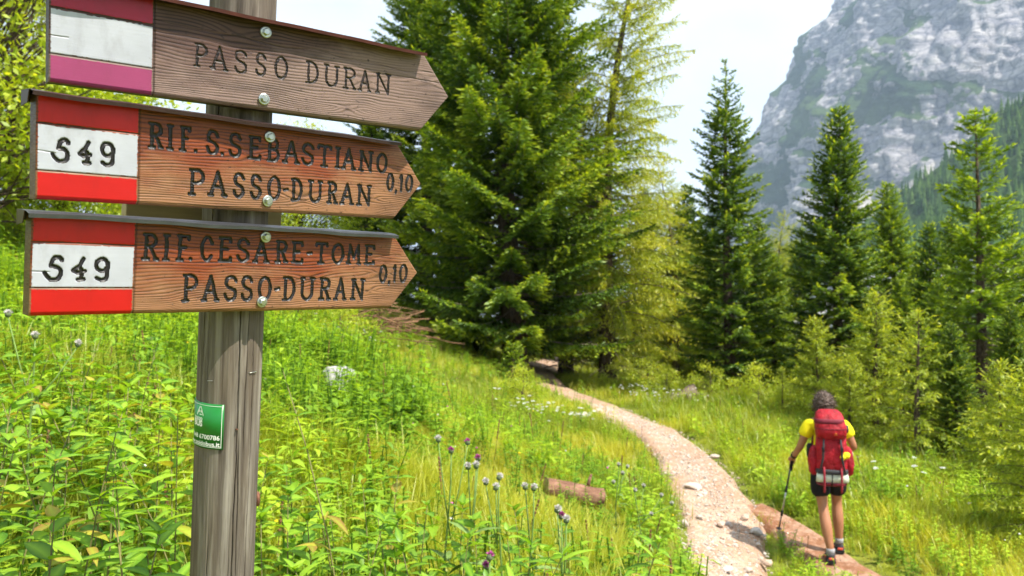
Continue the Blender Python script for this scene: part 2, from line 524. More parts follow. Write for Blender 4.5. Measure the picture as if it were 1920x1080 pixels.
def build_mountain():
    CX, CY = 1560.0, 2250.0
    prof_z = np.array([-120, 60, 250, 400, 531, 638, 730, 850, 895, 990, 1350])
    prof_r = np.array([1170, 1090, 1015, 945, 881, 806, 741, 690, 619, 570, 120])
    na, nz = 460, 270
    a = np.linspace(math.radians(150), math.radians(318), na)
    z = np.linspace(-120, 1350, nz)
    A, Z = np.meshgrid(a, z, indexing='ij')
    R = np.interp(Z, prof_z, prof_r)
    ux, uy = np.cos(A), np.sin(A)
    S = A * 1000
    # tilted strata: ledges step out, faces step back
    st = Z * 0.9 + S * 0.32 + (fbm(S / 260, Z / 260, 0, 31, 4) - 0.5) * 240
    led = 0
    for w, am, sd in ((95, 26, 1), (38, 12, 2), (15, 5, 3)):
        f = st / w - np.floor(st / w)
        led = led + am * (np.clip(f / 0.75, 0, 1) - f) * (0.5 + vnoise(S / 150, Z / 150, 0, 60 + sd))
    rid = np.abs(fbm(S / 170, Z / 420, 0, 41, 5) - 0.5) * 2
    R = R + led * 2.0 - (0.5 - rid) * 95 * np.clip((Z + 40) / 200, 0, 1) + (fbm(S / 45, Z / 60, 0, 42, 4) - 0.5) * 34 - np.abs(fbm(S / 26 + Z / 60, Z / 34, 0, 43, 3) - 0.5) * 34
    X, Y = CX + ux * R, CY + uy * R
    gx = np.gradient(R, axis=1) / (z[1] - z[0])
    slope = np.clip(-gx, -1, 3)                               # horizontal run per rise: ledges are large
    slope = (slope + np.roll(slope, 1, 1) + np.roll(slope, -1, 1)) / 3
    patch = fbm(S / 130 + Z / 200, Z / 120, 0, 51, 4)
    west = np.clip((math.radians(222) - A) / 0.30, 0, 1)      # the left flank is greener
    green = np.clip((slope - 0.55) * 0.30, -0.15, 0.35) + (patch - 0.53) * 1.9 + west * 0.26 - np.clip((Z - 520) / 350, 0, 1) * 0.25 + 0.33
    scree = np.clip((154 + (X - 633) * 0.72 + 30 - Z + (fbm(S / 80, Z / 80, 0, 77, 3) - 0.5) * 110) / 40, 0, 1) * (X > 560)
    nA, nZ = A.shape
    idx = np.arange(nA * nZ).reshape(nA, nZ)
    Fq = np.stack([idx[:-1, :-1], idx[1:, :-1], idx[1:, 1:], idx[:-1, 1:]], -1).reshape(-1, 4)
    o = obj('mountain', mesh_np('mountain', np.stack([X, Y, Z + CZ], -1).reshape(-1, 3), Fq, M_mount, False,
                                {'green': green.ravel(), 'scree': scree.ravel()}))
    setp(o, 'steep pale grey limestone mountain wall with green ledges', 'mountain', kind='structure')
build_mountain()

# forested slope in front of the mountain, right
def hill_z(x, y):
    x = np.asarray(x, float); y = np.asarray(y, float)
    d = (x - 285) * 0.78 + (y - 640) * 0.10
    z = np.where(d > 0, d * 0.98, d * 0.30) + 72
    z = z + (fbm(x / 90, y / 90, 0, 91, 4) - 0.5) * 34
    return np.clip(z, -110, 520) + CZ - 16
t = NT('forest_floor')
n1 = t.noise(t.coord('Object'), 0.05, 5)
M_hill = t.surf(t.mix(n1, (0.02, 0.045, 0.012), (0.06, 0.10, 0.025)), 0.95, 0.05)
Vh, Fh = _grid_mesh(np.linspace(-40, 1000, 130), np.linspace(380, 715, 60), hill_z)
hill = obj('forested_slope', mesh_np('forested_slope', Vh, Fh, M_hill, True))
setp(hill, 'dark green forested slope below the mountain wall', 'slope', kind='structure')

# ------------------------------------------------------------------ haze: a closed box of thin even air round everything
t = NT('haze_air')
pv = t.node('VolumePrincipled')
pv.inputs['Color'].default_value = (0.58, 0.76, 1.0, 1)
pv.inputs['Density'].default_value = 0.00015
pv.inputs['Anisotropy'].default_value = 0.2
t.l.new(pv.outputs[0], t.out.inputs['Volume'])
M_haze = t.m
HAZE = True
if HAZE:
    mb = MB(); mb.box((0, 0, 600), (12000, 12000, 1640))
    hz = mb.obj('haze', M_haze, smooth=False)
    setp(hz, 'thin bluish summer haze filling the valley air', 'haze', kind='stuff')
# ------------------------------------------------------------------ wooden post
AX0 = np.array([-0.520, 1.4785, CZ]); AXD = np.array([0.06456, -0.12006, 0.99067])
POST_R = 0.0569
def post_frame():
    z = Vector(AXD).normalized()
    y = Vector((-0.72, 0.68, 0)); y = (y - z * y.dot(z)).normalized()      # local -Y faces the boards
    x = y.cross(z).normalized()
    m = Matrix((x, y, z)).transposed().to_4x4()
    m.translation = Vector(AX0)
    return m
t = NT('weathered_post_wood')
v = t.coord('Object', (1, 1, 0.05))
g1 = t.noise(v, 60, 6, 0.65, 0.4)
g2 = t.noise(t.coord('Object', (1, 1, 0.12)), 14, 4)
c = t.ramp(g1, [(0.28, lin(46, 40, 36)), (0.5, lin(102, 94, 85)), (0.72, lin(150, 143, 132))])
c = t.mix(t.rng(g2, 0.42, 0.68, 0, 0.75), c, lin(96, 82, 66))
c = t.mix(t.rng(t.attr('crack'), 0.1, 0.8), c, lin(28, 20, 14))
M_post = t.surf(c, 0.8, 0.2, 0, t.bump(g1, 0.5, 0.002))
def build_post():
    na, nz = 400, 300
    h0, h1 = -1.75, 0.78
    A, Z = np.meshgrid(np.linspace(0, 2 * math.pi, na, endpoint=False), np.linspace(h0, h1, nz), indexing='ij')
    R = POST_R * (1 - 0.004 * Z) + (fbm(np.cos(A) * 1.2 + 5, np.sin(A) * 1.2, Z * 1.3, 3, 3) - 0.5) * 0.004
    R = R + (fbm(A * 22, Z * 3, 0, 9, 3) - 0.5) * 0.0011
    rg = np.random.RandomState(4)
    crack = np.zeros_like(A)
    spec = [(-1.28, -1.3, 0.0, 0.010), (-1.75, -1.5, 0.1, 0.008), (-0.72, -0.1, 0.8, 0.008), (-1.52, -0.25, 0.05, 0.007)]
    for _ in range(22):
        a = rg.uniform(0, 6.28); z0 = rg.uniform(-1.2, 0.5); spec.append((a, z0, z0 + rg.uniform(0.12, 0.5), rg.uniform(0.003, 0.007)))
    for a, z0, z1, dp in spec:
        aa = a + (vnoise(Z * 5, a * 7, 0, 12) - 0.5) * 0.10 + (vnoise(Z * 40, a * 9, 0, 13) - 0.5) * 0.025
        d = np.abs((A - aa + math.pi) % (2 * math.pi) - math.pi)
        fade = np.clip((Z - z0) / 0.06, 0, 1) * np.clip((z1 - Z) / 0.06, 0, 1)
        crack = np.maximum(crack, fade * np.clip(1 - d / 0.020, 0, 1) * (dp / 0.008))
    R = R - np.clip(crack, 0, 1) * 0.006
    V = np.stack([R * np.cos(A), R * np.sin(A), Z], -1).reshape(-1, 3)
    idx = np.arange(na * nz).reshape(na, nz)
    nx = np.roll(idx, -1, 0)
    Fq = np.stack([idx[:, :-1], nx[:, :-1], nx[:, 1:], idx[:, 1:]], -1).reshape(-1, 4)
    cap = len(V)
    V = np.r_[V, [[0, 0, h1 + 0.006]]]
    tri = np.stack([idx[:, -1], nx[:, -1], np.full(na, cap)], -1)
    return mesh_np('post', V, [Fq, tri], M_post, True, {'crack': np.r_[np.clip(crack, 0, 1).ravel(), 0]})
PF = post_frame()
post = empty('signpost'); post.matrix_world = PF
setp(post, 'round weathered grey wooden post carrying the trail signs, green sticker on it', 'post')
obj('shaft', build_post(), post)
M_steel = simple('zinc_steel', (0.46, 0.48, 0.45), 0.32, 0.15, 90, 0.5, 0.95, 0.1, 0.001)
M_green_st = simple('sticker_green', lin(18, 110, 40), 0.35, 0.05, 30, 0.5, 0, 0, 0)
M_white_st = simple('sticker_white', lin(236, 238, 232), 0.4, 0.03, 30, 0.5, 0, 0, 0)
# local angle of the direction to the camera
_cl = PF.inverted() @ Vector((0, 0, CZ)); CAM_A = math.atan2(_cl.y, _cl.x)
def wrap(x, z, lift):
    """sticker plane -> post surface; x metres to the viewer's right of the facing line"""
    a = CAM_A + x / POST_R
    r = POST_R + lift
    return (r * math.cos(a), r * math.sin(a), z)
def sticker():
    z0, z1 = -0.2285, -0.1465
    x1, x0 = -0.0068, -0.118
    mb = MB(); n = 28
    vs = []
    for i in range(n + 1):
        x = x0 + (x1 - x0) * i / n
        vs += [wrap(x, z0, 0.0022), wrap(x, z1, 0.0022), wrap(x, z0, -0.001), wrap(x, z1, -0.001)]
    fs = []
    for i in range(n):
        a, b = 4 * i, 4 * i + 4
        fs += [(a, b, b + 1, a + 1), (a + 1, b + 1, b + 3, a + 3), (b, a, a + 2, b + 2)]
    fs += [(0, 1, 3, 2), (4 * n, 4 * n + 2, 4 * n + 3, 4 * n + 1)]
    st = mb.add(vs, fs).obj('sticker', M_green_st, post)
    st['label'] = 'green bus company sticker wrapped round the post'
    bd = MB()
    def strip(xa, xb, za, zb, mb):
        m = max(1, int(abs(xb - xa) / 0.004)); q = []
        for i in range(m + 1):
            x = xa + (xb - xa) * i / m
            q += [wrap(x, za, 0.0026), wrap(x, zb, 0.0026)]
        mb.add(q, [(2 * i, 2 * i + 2, 2 * i + 3, 2 * i + 1) for i in range(m)])
    e = 0.0028; w = 0.0009
    strip(x0 + e, x1 - e, z1 - e - w, z1 - e, bd); strip(x0 + e, x1 - e, z0 + e, z0 + e + w, bd)
    strip(x1 - e - w, x1 - e, z0 + e, z1 - e, bd); strip(x0 + e, x0 + e + w, z0 + e, z1 - e, bd)
    bd.obj('border', M_white_st, st)
    def text(s, size, xr, z, name, bold=0.0):
        cu = bpy.data.curves.new('txt', 'FONT')
        cu.body = s; cu.size = size; cu.align_x = 'RIGHT'; cu.resolution_u = 3; cu.offset = bold
        o = bpy.data.objects.new('txt', cu); COL.objects.link(o)
        dg = bpy.context.evaluated_depsgraph_get(); dg.update()
        me0 = bpy.data.meshes.new_from_object(o.evaluated_get(dg))
        bm = bmesh.new(); bm.from_mesh(me0)
        bmesh.ops.triangulate(bm, faces=bm.faces)
        bmesh.ops.subdivide_edges(bm, edges=[e for e in bm.edges if e.calc_length() > size * 0.25], cuts=1)
        for vtx in bm.verts:
            vtx.co = wrap(xr + vtx.co.x, z + vtx.co.y, 0.0028)
        me = bpy.data.meshes.new(name); bm.to_mesh(me); bm.free()
        me.materials.append(M_white_st)
        bpy.data.objects.remove(o); bpy.data.curves.remove(cu); bpy.data.meshes.remove(me0)
        obj(name, me, st)
    text('348 6700786', 0.0118, x1 - 0.0055, -0.2115, 'phone_number', 0.0002)
    text('www.zoldobus.it', 0.0118, x1 - 0.0055, -0.2235, 'web_address', 0.0002)
    text('BUS', 0.0145, x1 - 0.0400, -0.1895, 'company_name', 0.0007)
    text('ZOLDO', 0.0072, x1 - 0.0400, -0.1785, 'company_name', 0.0004)
    lg = MB()                                             # little peaked mountain mark above the name
    strip(x1 - 0.0480, x1 - 0.0420, -0.1690, -0.1672, lg)
    for k in range(8):
        f = k / 8
        strip(x1 - 0.0560 + 0.009 * f, x1 - 0.0538 + 0.009 * f, -0.1700 + 0.016 * f, -0.1690 + 0.016 * f + 0.002, lg)
        strip(x1 - 0.0396 - 0.006 * f, x1 - 0.0380 - 0.006 * f, -0.1700 + 0.016 * f, -0.1690 + 0.016 * f + 0.002, lg)
    strip(x1 - 0.0520, x1 - 0.0475, -0.1645, -0.1600, lg); strip(x1 - 0.0455, x1 - 0.0415, -0.1645, -0.1605, lg)
    lg.obj('logo', M_white_st, st)
sticker()
# staple, nail and a round rusty reflector on the side
mb = MB(); mb.tube([wrap(0.034, -0.090, 0.0005), wrap(0.036, -0.0895, 0.0032), wrap(0.050, -0.0895, 0.0032), wrap(0.052, -0.090, 0.0005)], 0.0007, 5); mb.obj('staple', M_steel, post)
mb = MB(); mb.tube([wrap(-0.040, -0.105, 0.0), wrap(-0.0385, -0.1045, 0.0025), wrap(-0.030, -0.1035, 0.0025), wrap(-0.029, -0.104, 0.0)], 0.0005, 5); mb.obj('staple', M_steel, post)
M_rust = simple('rusty_iron', (0.16, 0.07, 0.04), 0.7, 0.4, 80, 0.3, 0.3, 0.4, 0.001)
mb = MB(); mb.tube([wrap(0.014, -0.192, 0.0), wrap(0.0155, -0.1915, 0.006)], [0.0011, 0.0014], 6); mb.obj('nail', M_rust, post)
mb = MB(); mb.tube([wrap(0.092, -0.345, -0.002), wrap(0.092, -0.345, 0.004), wrap(0.092, -0.345, 0.006)], [0.014, 0.014, 0.009], 20); mb.obj('rusty_disc', M_rust, post)

# ------------------------------------------------------------------ carved sign boards
def _arc(cx, cy, rx, ry, a0, a1, n=9):
    return [(cx + rx * math.cos(math.radians(a0 + (a1 - a0) * k / (n - 1))), cy + ry * math.sin(math.radians(a0 + (a1 - a0) * k / (n - 1)))) for k in range(n)]
def _ser(x, y, w=0.17): return [(x - w, y), (x + w, y)]
GL = {   # strokes in a unit box, y up
 'P': [[(.2, 0), (.2, 1)], [(.08, 1), (.5, 1)] + _arc(.5, .74, .42, .26, 90, -90) + [(.2, .48)], _ser(.2, 0)],
 'A': [[(.1, 0), (.5, 1), (.9, 0)], [(.26, .36), (.74, .36)], _ser(.1, 0, .1), _ser(.9, 0, .1)],
 'S': [[(.9, .80)] + _arc(.5, .76, .38, .24, 20, 230, 12) + [(.6, .48)] + _arc(.5, .25, .40, .25, 45, -150, 12) + [(.08, .24)]],
 'O': [_arc(.5, .5, .44, .5, 0, 360, 22)],
 '0': [_arc(.5, .5, .42, .5, 0, 360, 20)],
 'D': [[(.2, 0), (.2, 1)], [(.05, 1), (.45, 1)] + _arc(.45, .5, .47, .5, 90, -90, 12) + [(.05, 0)]],
 'U': [[(.14, 1), (.14, .32)] + _arc(.5, .32, .36, .32, 180, 360, 11) + [(.86, 1)], _ser(.14, 1, .12), _ser(.86, 1, .12)],
 'R': [[(.2, 0), (.2, 1)], [(.06, 1), (.5, 1)] + _arc(.5, .76, .38, .24, 90, -90) + [(.2, .52)], [(.5, .52), (.9, 0)], _ser(.2, 0), _ser(.9, 0, .1)],
 'N': [[(.14, 0), (.14, 1), (.86, 0), (.86, 1)], _ser(.14, 0, .12), _ser(.86, 1, .12), _ser(.14, 1, .1)],
 'I': [[(.5, 0), (.5, 1)], _ser(.5, 0, .34), _ser(.5, 1, .34)],
 'F': [[(.25, 0), (.25, 1)], [(.1, 1), (.9, 1), (.92, .88)], [(.25, .54), (.68, .54)], _ser(.25, 0, .2)],
 'E': [[(.2, 0), (.2, 1)], [(.06, 1), (.86, 1), (.88, .86)], [(.2, .53), (.66, .53)], [(.06, 0), (.9, 0), (.92, .14)]],
 'B': [[(.2, 0), (.2, 1)], [(.06, 1), (.48, 1)] + _arc(.48, .77, .33, .23, 90, -90) + [(.2, .54)], [(.48, .54)] + _arc(.5, .27, .4, .27, 90, -90) + [(.06, 0)]],
 'T': [[(.5, 0), (.5, 1)], [(.06, .88), (.08, 1), (.92, 1), (.94, .88)], _ser(.5, 0, .2)],
 'C': [[(.92, .74)] + _arc(.54, .5, .44, .5, 38, 322, 20) + [(.92, .2)]],
 'M': [[(.1, 0), (.16, 1), (.5, .3), (.84, 1), (.9, 0)], _ser(.1, 0, .1), _ser(.9, 0, .1)],
 '5': [[(.92, .86)] + _arc(.68, .86, .24, .14, 10, 120, 7) + [(.42, .86), (.36, .58)] + _arc(.5, .30, .42, .30, 82, -110, 12) + [(.14, .16), (.04, .30)]],
 '4': [[(.78, .96), (.55, .66), (.12, .42), (.40, .34), (.92, .42)], [(.66, .52), (.70, .22), (.66, .04)], _ser(.66, .03, .20)],
 '9': [_arc(.5, .70, .40, .28, -10, 330, 16), [(.9, .80), (.88, .40)] + _arc(.52, .24, .36, .23, 10, -130, 9) + [(.18, .10)]],
 '1': [[(.25, .80), (.6, 1), (.6, 0)]],
 '.': [[(.5, .05), (.52, .07)]], ',': [[(.6, .0), (.35, -.14)]], '-': [[(0.0, .46), (1., .50)]],
}
LINES = [
 [('P', 207, 230, 57, 94), ('A', 234, 263, 56, 94), ('S', 272, 297, 56, 94), ('S', 309, 330, 55, 93), ('O', 343, 369, 55, 93), ('D', 401, 427, 54, 92), ('U', 436, 467, 54, 92), ('R', 474, 502, 53, 91), ('A', 506, 533, 53, 91), ('N', 541, 575, 52, 90)],
 [('R', 156, 180, 20, 60), ('I', 185, 197, 20, 60), ('F', 206, 225, 20, 60), ('.', 229, 236, 20, 61), ('S', 250, 273, 20, 60), ('.', 276, 282, 20, 61), ('S', 289, 314, 20, 61), ('E', 325, 351, 21, 61), ('B', 360, 387, 21, 61), ('A', 392, 426, 21, 61), ('S', 429, 457, 21, 61), ('T', 462, 494, 21, 61), ('I', 501, 514, 21, 61), ('A', 516, 548, 21, 61), ('N', 555, 589, 22, 61), ('O', 597, 624, 22, 61),
  ('P', 222, 251, 87, 130), ('A', 256, 289, 87, 129), ('S', 299, 322, 87, 129), ('S', 331, 354, 87, 129), ('O', 364, 391, 87, 129), ('-', 396, 405, 88, 129), ('D', 411, 435, 88, 128), ('U', 446, 477, 88, 128), ('R', 487, 510, 88, 128), ('A', 516, 548, 88, 128), ('N', 554, 589, 88, 128),
  ('0', 624, 643, 60, 95), (',', 645, 652, 60, 95), ('1', 654, 667, 60, 95), ('0', 671, 692, 59, 94), ('5', 19, 45, 60, 95), ('4', 53, 75, 59, 95), ('9', 85, 108, 58, 95)],
 [('R', 156, 182, 20, 63), ('I', 188, 201, 20, 63), ('F', 210, 234, 20, 63), ('.', 232, 238, 20, 63), ('C', 250, 274, 20, 62), ('E', 282, 309, 20, 62), ('S', 315, 341, 20, 62), ('A', 347, 378, 21, 62), ('R', 390, 416, 21, 61), ('E', 422, 449, 21, 61), ('-', 455, 466, 21, 61), ('T', 472, 501, 21, 61), ('O', 509, 538, 21, 60), ('M', 544, 577, 21, 60), ('E', 585, 612, 21, 60),
  ('P', 223, 251, 85, 130), ('A', 257, 288, 86, 130), ('S', 295, 322, 86, 130), ('S', 327, 351, 86, 130), ('O', 359, 387, 87, 130), ('-', 393, 403, 87, 130), ('D', 408, 436, 87, 130), ('U', 444, 476, 88, 130), ('R', 486, 512, 88, 130), ('A', 520, 548, 88, 130), ('N', 558, 591, 89, 130),
  ('0', 624, 645, 60, 96), (',', 647, 655, 59, 95), ('1', 657, 670, 59, 95), ('0', 675, 698, 58, 95), ('5', 16, 44, 60, 97), ('4', 53, 76, 60, 97), ('9', 85, 109, 60, 97)],
]
BO = [  # corner, along, up, outward normal; height, length, tip, divider (metres)
 ((-0.6797, 1.151, 0.5028), (0.7829, 0.6212, 0.0349), (0.0563, -0.1266, 0.9904), (0.6196, -0.7734, -0.1341), .1502, .6455, .064, .1462),
 ((-0.6775, 1.1235, 0.3234), (0.6916, 0.7207, 0.0473), (0.0611, -0.1237, 0.9904), (0.7197, -0.6821, -0.1296), .1506, .6467, .0665, .1435),
 ((-0.6895, 1.1396, 0.153), (0.6851, 0.7279, 0.0279), (0.0752, -0.1088, 0.9912), (0.7245, -0.677, -0.1293), .1489, .6571, .0673, .1467)]
BOLTS = [[(326, 18), (326, 132)], [(364.5, 19), (364.5, 131.6)], [(368.5, 16), (368, 132)]]
TH = 0.03
def wood_mat(name, stops, old, dark, stain_lo, stain_hi, gloss):
    t = NT(name)
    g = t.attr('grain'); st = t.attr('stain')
    fine = t.noise(t.coord('Object', (9, 60, 420)), 1.0, 5, 0.7, 0.2)
    blot = t.noise(t.coord('Object', (14, 14, 30)), 1.0, 5, 0.6)
    c = t.ramp(t.math('ADD', t.math('MULTIPLY', g, 0.7), t.math('MULTIPLY', fine, 0.32)), stops)
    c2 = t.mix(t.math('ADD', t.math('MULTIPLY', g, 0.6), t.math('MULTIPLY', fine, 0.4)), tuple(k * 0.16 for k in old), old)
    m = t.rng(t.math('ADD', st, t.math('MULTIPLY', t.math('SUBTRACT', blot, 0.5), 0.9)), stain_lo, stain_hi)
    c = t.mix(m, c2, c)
    spots = t.noise(t.coord('Object', (70, 70, 110)), 1.0, 3, 0.6)
    c = t.mix(t.rng(spots, 0.62, 0.70, 0, 0.8), c, dark)
    big = t.noise(t.coord('Object', (5, 5, 16)), 1.0, 4, 0.6)
    c = t.mix(t.rng(big, 0.48, 0.70, 0, 0.6), c, dark)
    c = t.mix(t.rng(t.attr('edge'), 0.2, 1.0, 0, 0.8), c, dark)
    c = t.mix(1.0, c, (0.70, 0.66, 0.64), 'MULTIPLY')
    return t.surf(c, t.rng(fine, 0.3, 0.7, gloss, gloss + 0.25), 0.4, 0, t.bump(fine, 0.5, 0.0012))
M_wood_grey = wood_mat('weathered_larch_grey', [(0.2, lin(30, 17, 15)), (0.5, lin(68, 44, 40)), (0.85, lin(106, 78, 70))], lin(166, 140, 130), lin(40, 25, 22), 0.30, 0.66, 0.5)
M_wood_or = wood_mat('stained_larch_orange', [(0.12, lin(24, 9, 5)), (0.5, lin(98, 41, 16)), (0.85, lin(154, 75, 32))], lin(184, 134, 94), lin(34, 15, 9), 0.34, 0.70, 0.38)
def paint_mat(name, col, worn, amt):
    t = NT(name)
    fine = t.noise(t.coord('Object', (12, 50, 260)), 1.0, 5, 0.7)
    sp = t.noise(t.coord('Object', (160, 60, 330)), 1.0, 4, 0.6)
    g = t.attr('grain')
    bl = t.noise(t.coord('Object', (9, 9, 14)), 1.0, 4)
    c = t.mix(t.rng(bl, 0.3, 0.7), tuple(k * 0.88 for k in col), tuple(min(1, k * 1.08) for k in col))
    c = t.mix(t.rng(sp, amt, amt + 0.05, 0, 0.85), c, worn)
    c = t.mix(t.rng(t.attr('edge'), 0.3, 1.0, 0, 0.9), c, worn)
    c = t.mix(1.0, c, (0.83, 0.82, 0.83), 'MULTIPLY')
    dirt = t.noise(t.coord('Object', (22, 22, 9)), 1.0, 5, 0.65)
    c = t.mix(t.rng(dirt, 0.5, 0.78, 0, 0.38), c, tuple(k * 0.45 for k in worn))
    return t.surf(c, 0.42, 0.4, 0, t.bump(fine, 0.14, 0.001))
M_red = paint_mat('signal_red_paint', lin(190, 14, 11), lin(84, 20, 14), 0.68)
M_crim = paint_mat('faded_crimson_paint', lin(158, 24, 56), lin(96, 40, 46), 0.68)
M_pink = paint_mat('faded_magenta_paint', lin(156, 62, 104), lin(110, 70, 76), 0.66)
M_white = paint_mat('white_sign_paint', lin(184, 188, 196), lin(112, 96, 84), 0.68)
t = NT('black_carved_paint')
nz_ = t.noise(t.coord('Object'), 260, 4, 0.6)
M_black = t.surf(t.mix(nz_, (0.004, 0.0035, 0.004), (0.016, 0.012, 0.012)), t.rng(nz_, 0.3, 0.7, 0.30, 0.55), 0.4, 0, t.bump(nz_, 0.4, 0.0008))
t = NT('thin_carved_paint')
nz_ = t.noise(t.coord('Object'), 150, 4, 0.6)
M_thin = t.surf(t.mix(t.rng(nz_, 0.45, 0.62), (0.006, 0.004, 0.004), (0.030, 0.018, 0.014)), 0.5, 0.35)
M_copper = simple('brown_sheet_metal', lin(84, 44, 38), 0.45, 0.25, 40, 0.5, 0.55, 0.12, 0.002)
M_brown = simple('dark_brown_sheet_metal', lin(58, 40, 38), 0.45, 0.25, 40, 0.5, 0.45, 0.12, 0.002)
M_greycap = simple('grey_sheet_metal', lin(84, 86, 92), 0.42, 0.15, 40, 0.5, 0.7, 0.1, 0.002)

def seg_dist(X, Y, pts):
    best = np.full(X.shape, 9e9)
    for (x0, y0), (x1, y1) in zip(pts[:-1], pts[1:]):
        dx, dy = x1 - x0, y1 - y0
        L = dx * dx + dy * dy + 1e-9
        q = np.clip(((X - x0) * dx + (Y - y0) * dy) / L, 0, 1)
        best = np.minimum(best, np.hypot(X - x0 - q * dx, Y - y0 - q * dy))
    return best

def build_board(b, label, wood, paints, capmat, lettermat, seed, stroke, over):
    o, u, v, n, h, L, tip, div = BO[b]
    rg = np.random.RandomState(seed)
    H, LL, TP, DV = h * 1000, L * 1000, tip * 1000, div * 1000       # millimetres; y counts down
    ny = int(H) + 1; nx = int((LL + TP) / 1.0)
    s = np.linspace(0, 1, nx); r = np.linspace(0, 1, ny)
    S, Rr = np.meshgrid(s, r, indexing='ij')
    full = LL + TP * (1 - np.abs(2 * Rr - 1))
    knee = (LL - 90) / (LL + TP)
    X = np.where(S < knee, S * (LL + TP), (LL - 90) + (S - knee) / (1 - knee) * (full - (LL - 90)))
    Y = Rr * H
    # annual rings: wavy ridges along the board, bent round knots
    dist = (fbm(X / 150, Y / 60, 0, seed, 3) - 0.5) * 22
    knots = np.zeros_like(X)
    for kx, ky, kr in ([(LL + 8, 52, 8), (LL - 160, 128, 5)] if b == 0 else [(LL - 60, 112, 5)]) + [(rg.uniform(200, LL), rg.uniform(30, H - 20), rg.uniform(5, 9)) for _ in range(2)]:
        d = np.hypot((X - kx) / 3.2, Y - ky)
        knots = np.maximum(knots, np.clip(1.5 - d / (kr * 0.55), 0, 1) * (0.75 + 0.25 * np.sin(d * 2.2)))
        dist = dist + np.sign(Y - ky) * kr * 1.4 * np.exp(-(d / (kr * 1.6)) ** 2)
    yy = Y + dist + 14 * (X / LL - 0.5)
    per = 4.6 + 1.5 * np.sin(yy / 34.0)
    ph = np.cumsum(np.r_[0, 1 / (4.6 + 1.5 * np.sin(np.linspace(-60, 240, 3000)[1:] / 34.0)) * 0.1])
    f = np.interp(yy, np.linspace(-60, 240, 3000), ph)
    f = f - np.floor(f)
    ridge = np.where(f < 0.72, np.sin(f / 0.72 * math.pi / 2) , np.cos((f - 0.72) / 0.28 * math.pi / 2))
    ridge = ridge * (0.75 + 0.5 * (fbm(X / 60, Y / 6, 0, seed + 5, 3) - 0.5))
    gv = np.clip(0.2 + 1.5 * (fbm(X / 90, Y / 9, 0, seed + 6, 3) - 0.25), 0.15, 1.0)
    grain = np.clip(1 - gv * np.exp(-((np.minimum(f, 1 - f)) / 0.17) ** 2), 0, 1) * (0.72 + 0.28 * ridge)
    painted = X < DV
    amp = np.where(painted, 0.05, 1.0) * np.clip(0.35 + Y / H * 0.9, 0, 1.1)
    dz = -(1 - grain) * amp                                          # + is outward
    # edges worn round
    ed = np.minimum.reduce([Y, H - Y, X, np.abs(full - X)])
    dz = dz - np.clip(1 - ed / 3.0, 0, 1) ** 2 * 2.2
    bev = np.clip((Y - (H - 6)) / 6, 0, 1)
    dz = dz - bev * 3.0
    # long drying cracks
    crk = np.zeros_like(X)
    for cy, x0, x1 in ((34 if b == 0 else 40, DV if b == 0 else LL - 120, LL + 20), (H * 0.56, -5, 26), (H * rg.uniform(.3, .7), LL - 90, LL + TP)):
        yc = cy + (vnoise(X / 60, cy, 0, seed + 9) - 0.5) * 9 + (X / LL) * 3
        crk = np.maximum(crk, np.clip(1 - np.abs(Y - yc) / 1.0, 0, 1) * ((X > x0) & (X < x1)))
    dz = dz - crk * 1.6
    cls = np.zeros(X.shape, np.int32)                               # 0 wood, 1 red, 2 white, 3 red, 10+ letters
    edge = np.maximum(crk, np.where(X > DV, knots, 0))
    # paint panels with chipped borders and scored lines between
    n1 = (fbm(X / 5, Y / 3, 0, seed + 20, 3) - 0.5) * 4.5; n2 = (fbm(X / 9, Y / 2, 0, seed + 21, 3) - 0.5) * 7
    lines = [H * 0.272, H * 0.722]
    inx = (X > 1.0 + np.abs(n2) * 0.7) & (X < DV - 3 - np.abs(n2) * 0.6)
    ys = Y + n1 * 0.5
    cls[inx & (ys > 2.0) & (ys < lines[0] - 2.2)] = 1
    cls[inx & (ys > lines[0] + 2.2) & (ys < lines[1] - 2.0)] = 2
    cls[inx & (ys > lines[1] + 2.0) & (ys < H - 0.3)] = 3
    for yl in lines:
        g = np.clip(1 - np.abs(Y - yl) / 2.0, 0, 1) * (X < DV)
        dz = dz - g * 1.5; edge = np.maximum(edge, g)
    g = np.clip(1 - np.abs(X - DV) / 2.2, 0, 1)
    dz = dz - g * 2.0; edge = np.maximum(edge, g)
    # letters
    jr = random.Random(seed)
    for li, (ch, x0, x1, y0, y1) in enumerate(LINES[b]):
        w, hh = x1 - x0, y1 - y0
        dig = ch in '549' and x1 < DV
        ww = 3.1 if dig else stroke
        pad = ww * 0.5
        dmin = None
        box = (X > x0 - 9) & (X < x1 + 9) & (Y > y0 - 9) & (Y < y1 + 14)
        ii = np.where(box)
        bx, by = X[ii], Y[ii]
        wob = (fbm(bx / 9, by / 9, 0, seed + li, 2) - 0.5) * 1.5
        for stk in GL[ch]:
            pts = [(x0 + pad + (w - 2 * pad) * px_ + jr.uniform(-.35, .35), y1 - pad - (hh - 2 * pad) * py_ + jr.uniform(-.35, .35)) for px_, py_ in stk]
            d = seg_dist(bx + wob, by + wob * 0.6, pts)
            dmin = d if dmin is None else np.minimum(dmin, d)
        wd = ww * (1 + 0.3 * (fbm(bx / 6, by / 6, 0, seed + 50 + li, 2) - 0.5))
        prof = np.sqrt(np.clip(1 - (dmin / wd) ** 2, 0, 1))
        dz[ii] -= prof * (2.6 if stroke > 2.5 else 1.7)
        cc = cls[ii]; cc[dmin < wd * 0.97] = 10 + li; cls[ii] = cc
    # local metres: X along, Y into the board, Z up
    V = np.stack([X / 1000, -dz / 1000, -Y / 1000], -1)
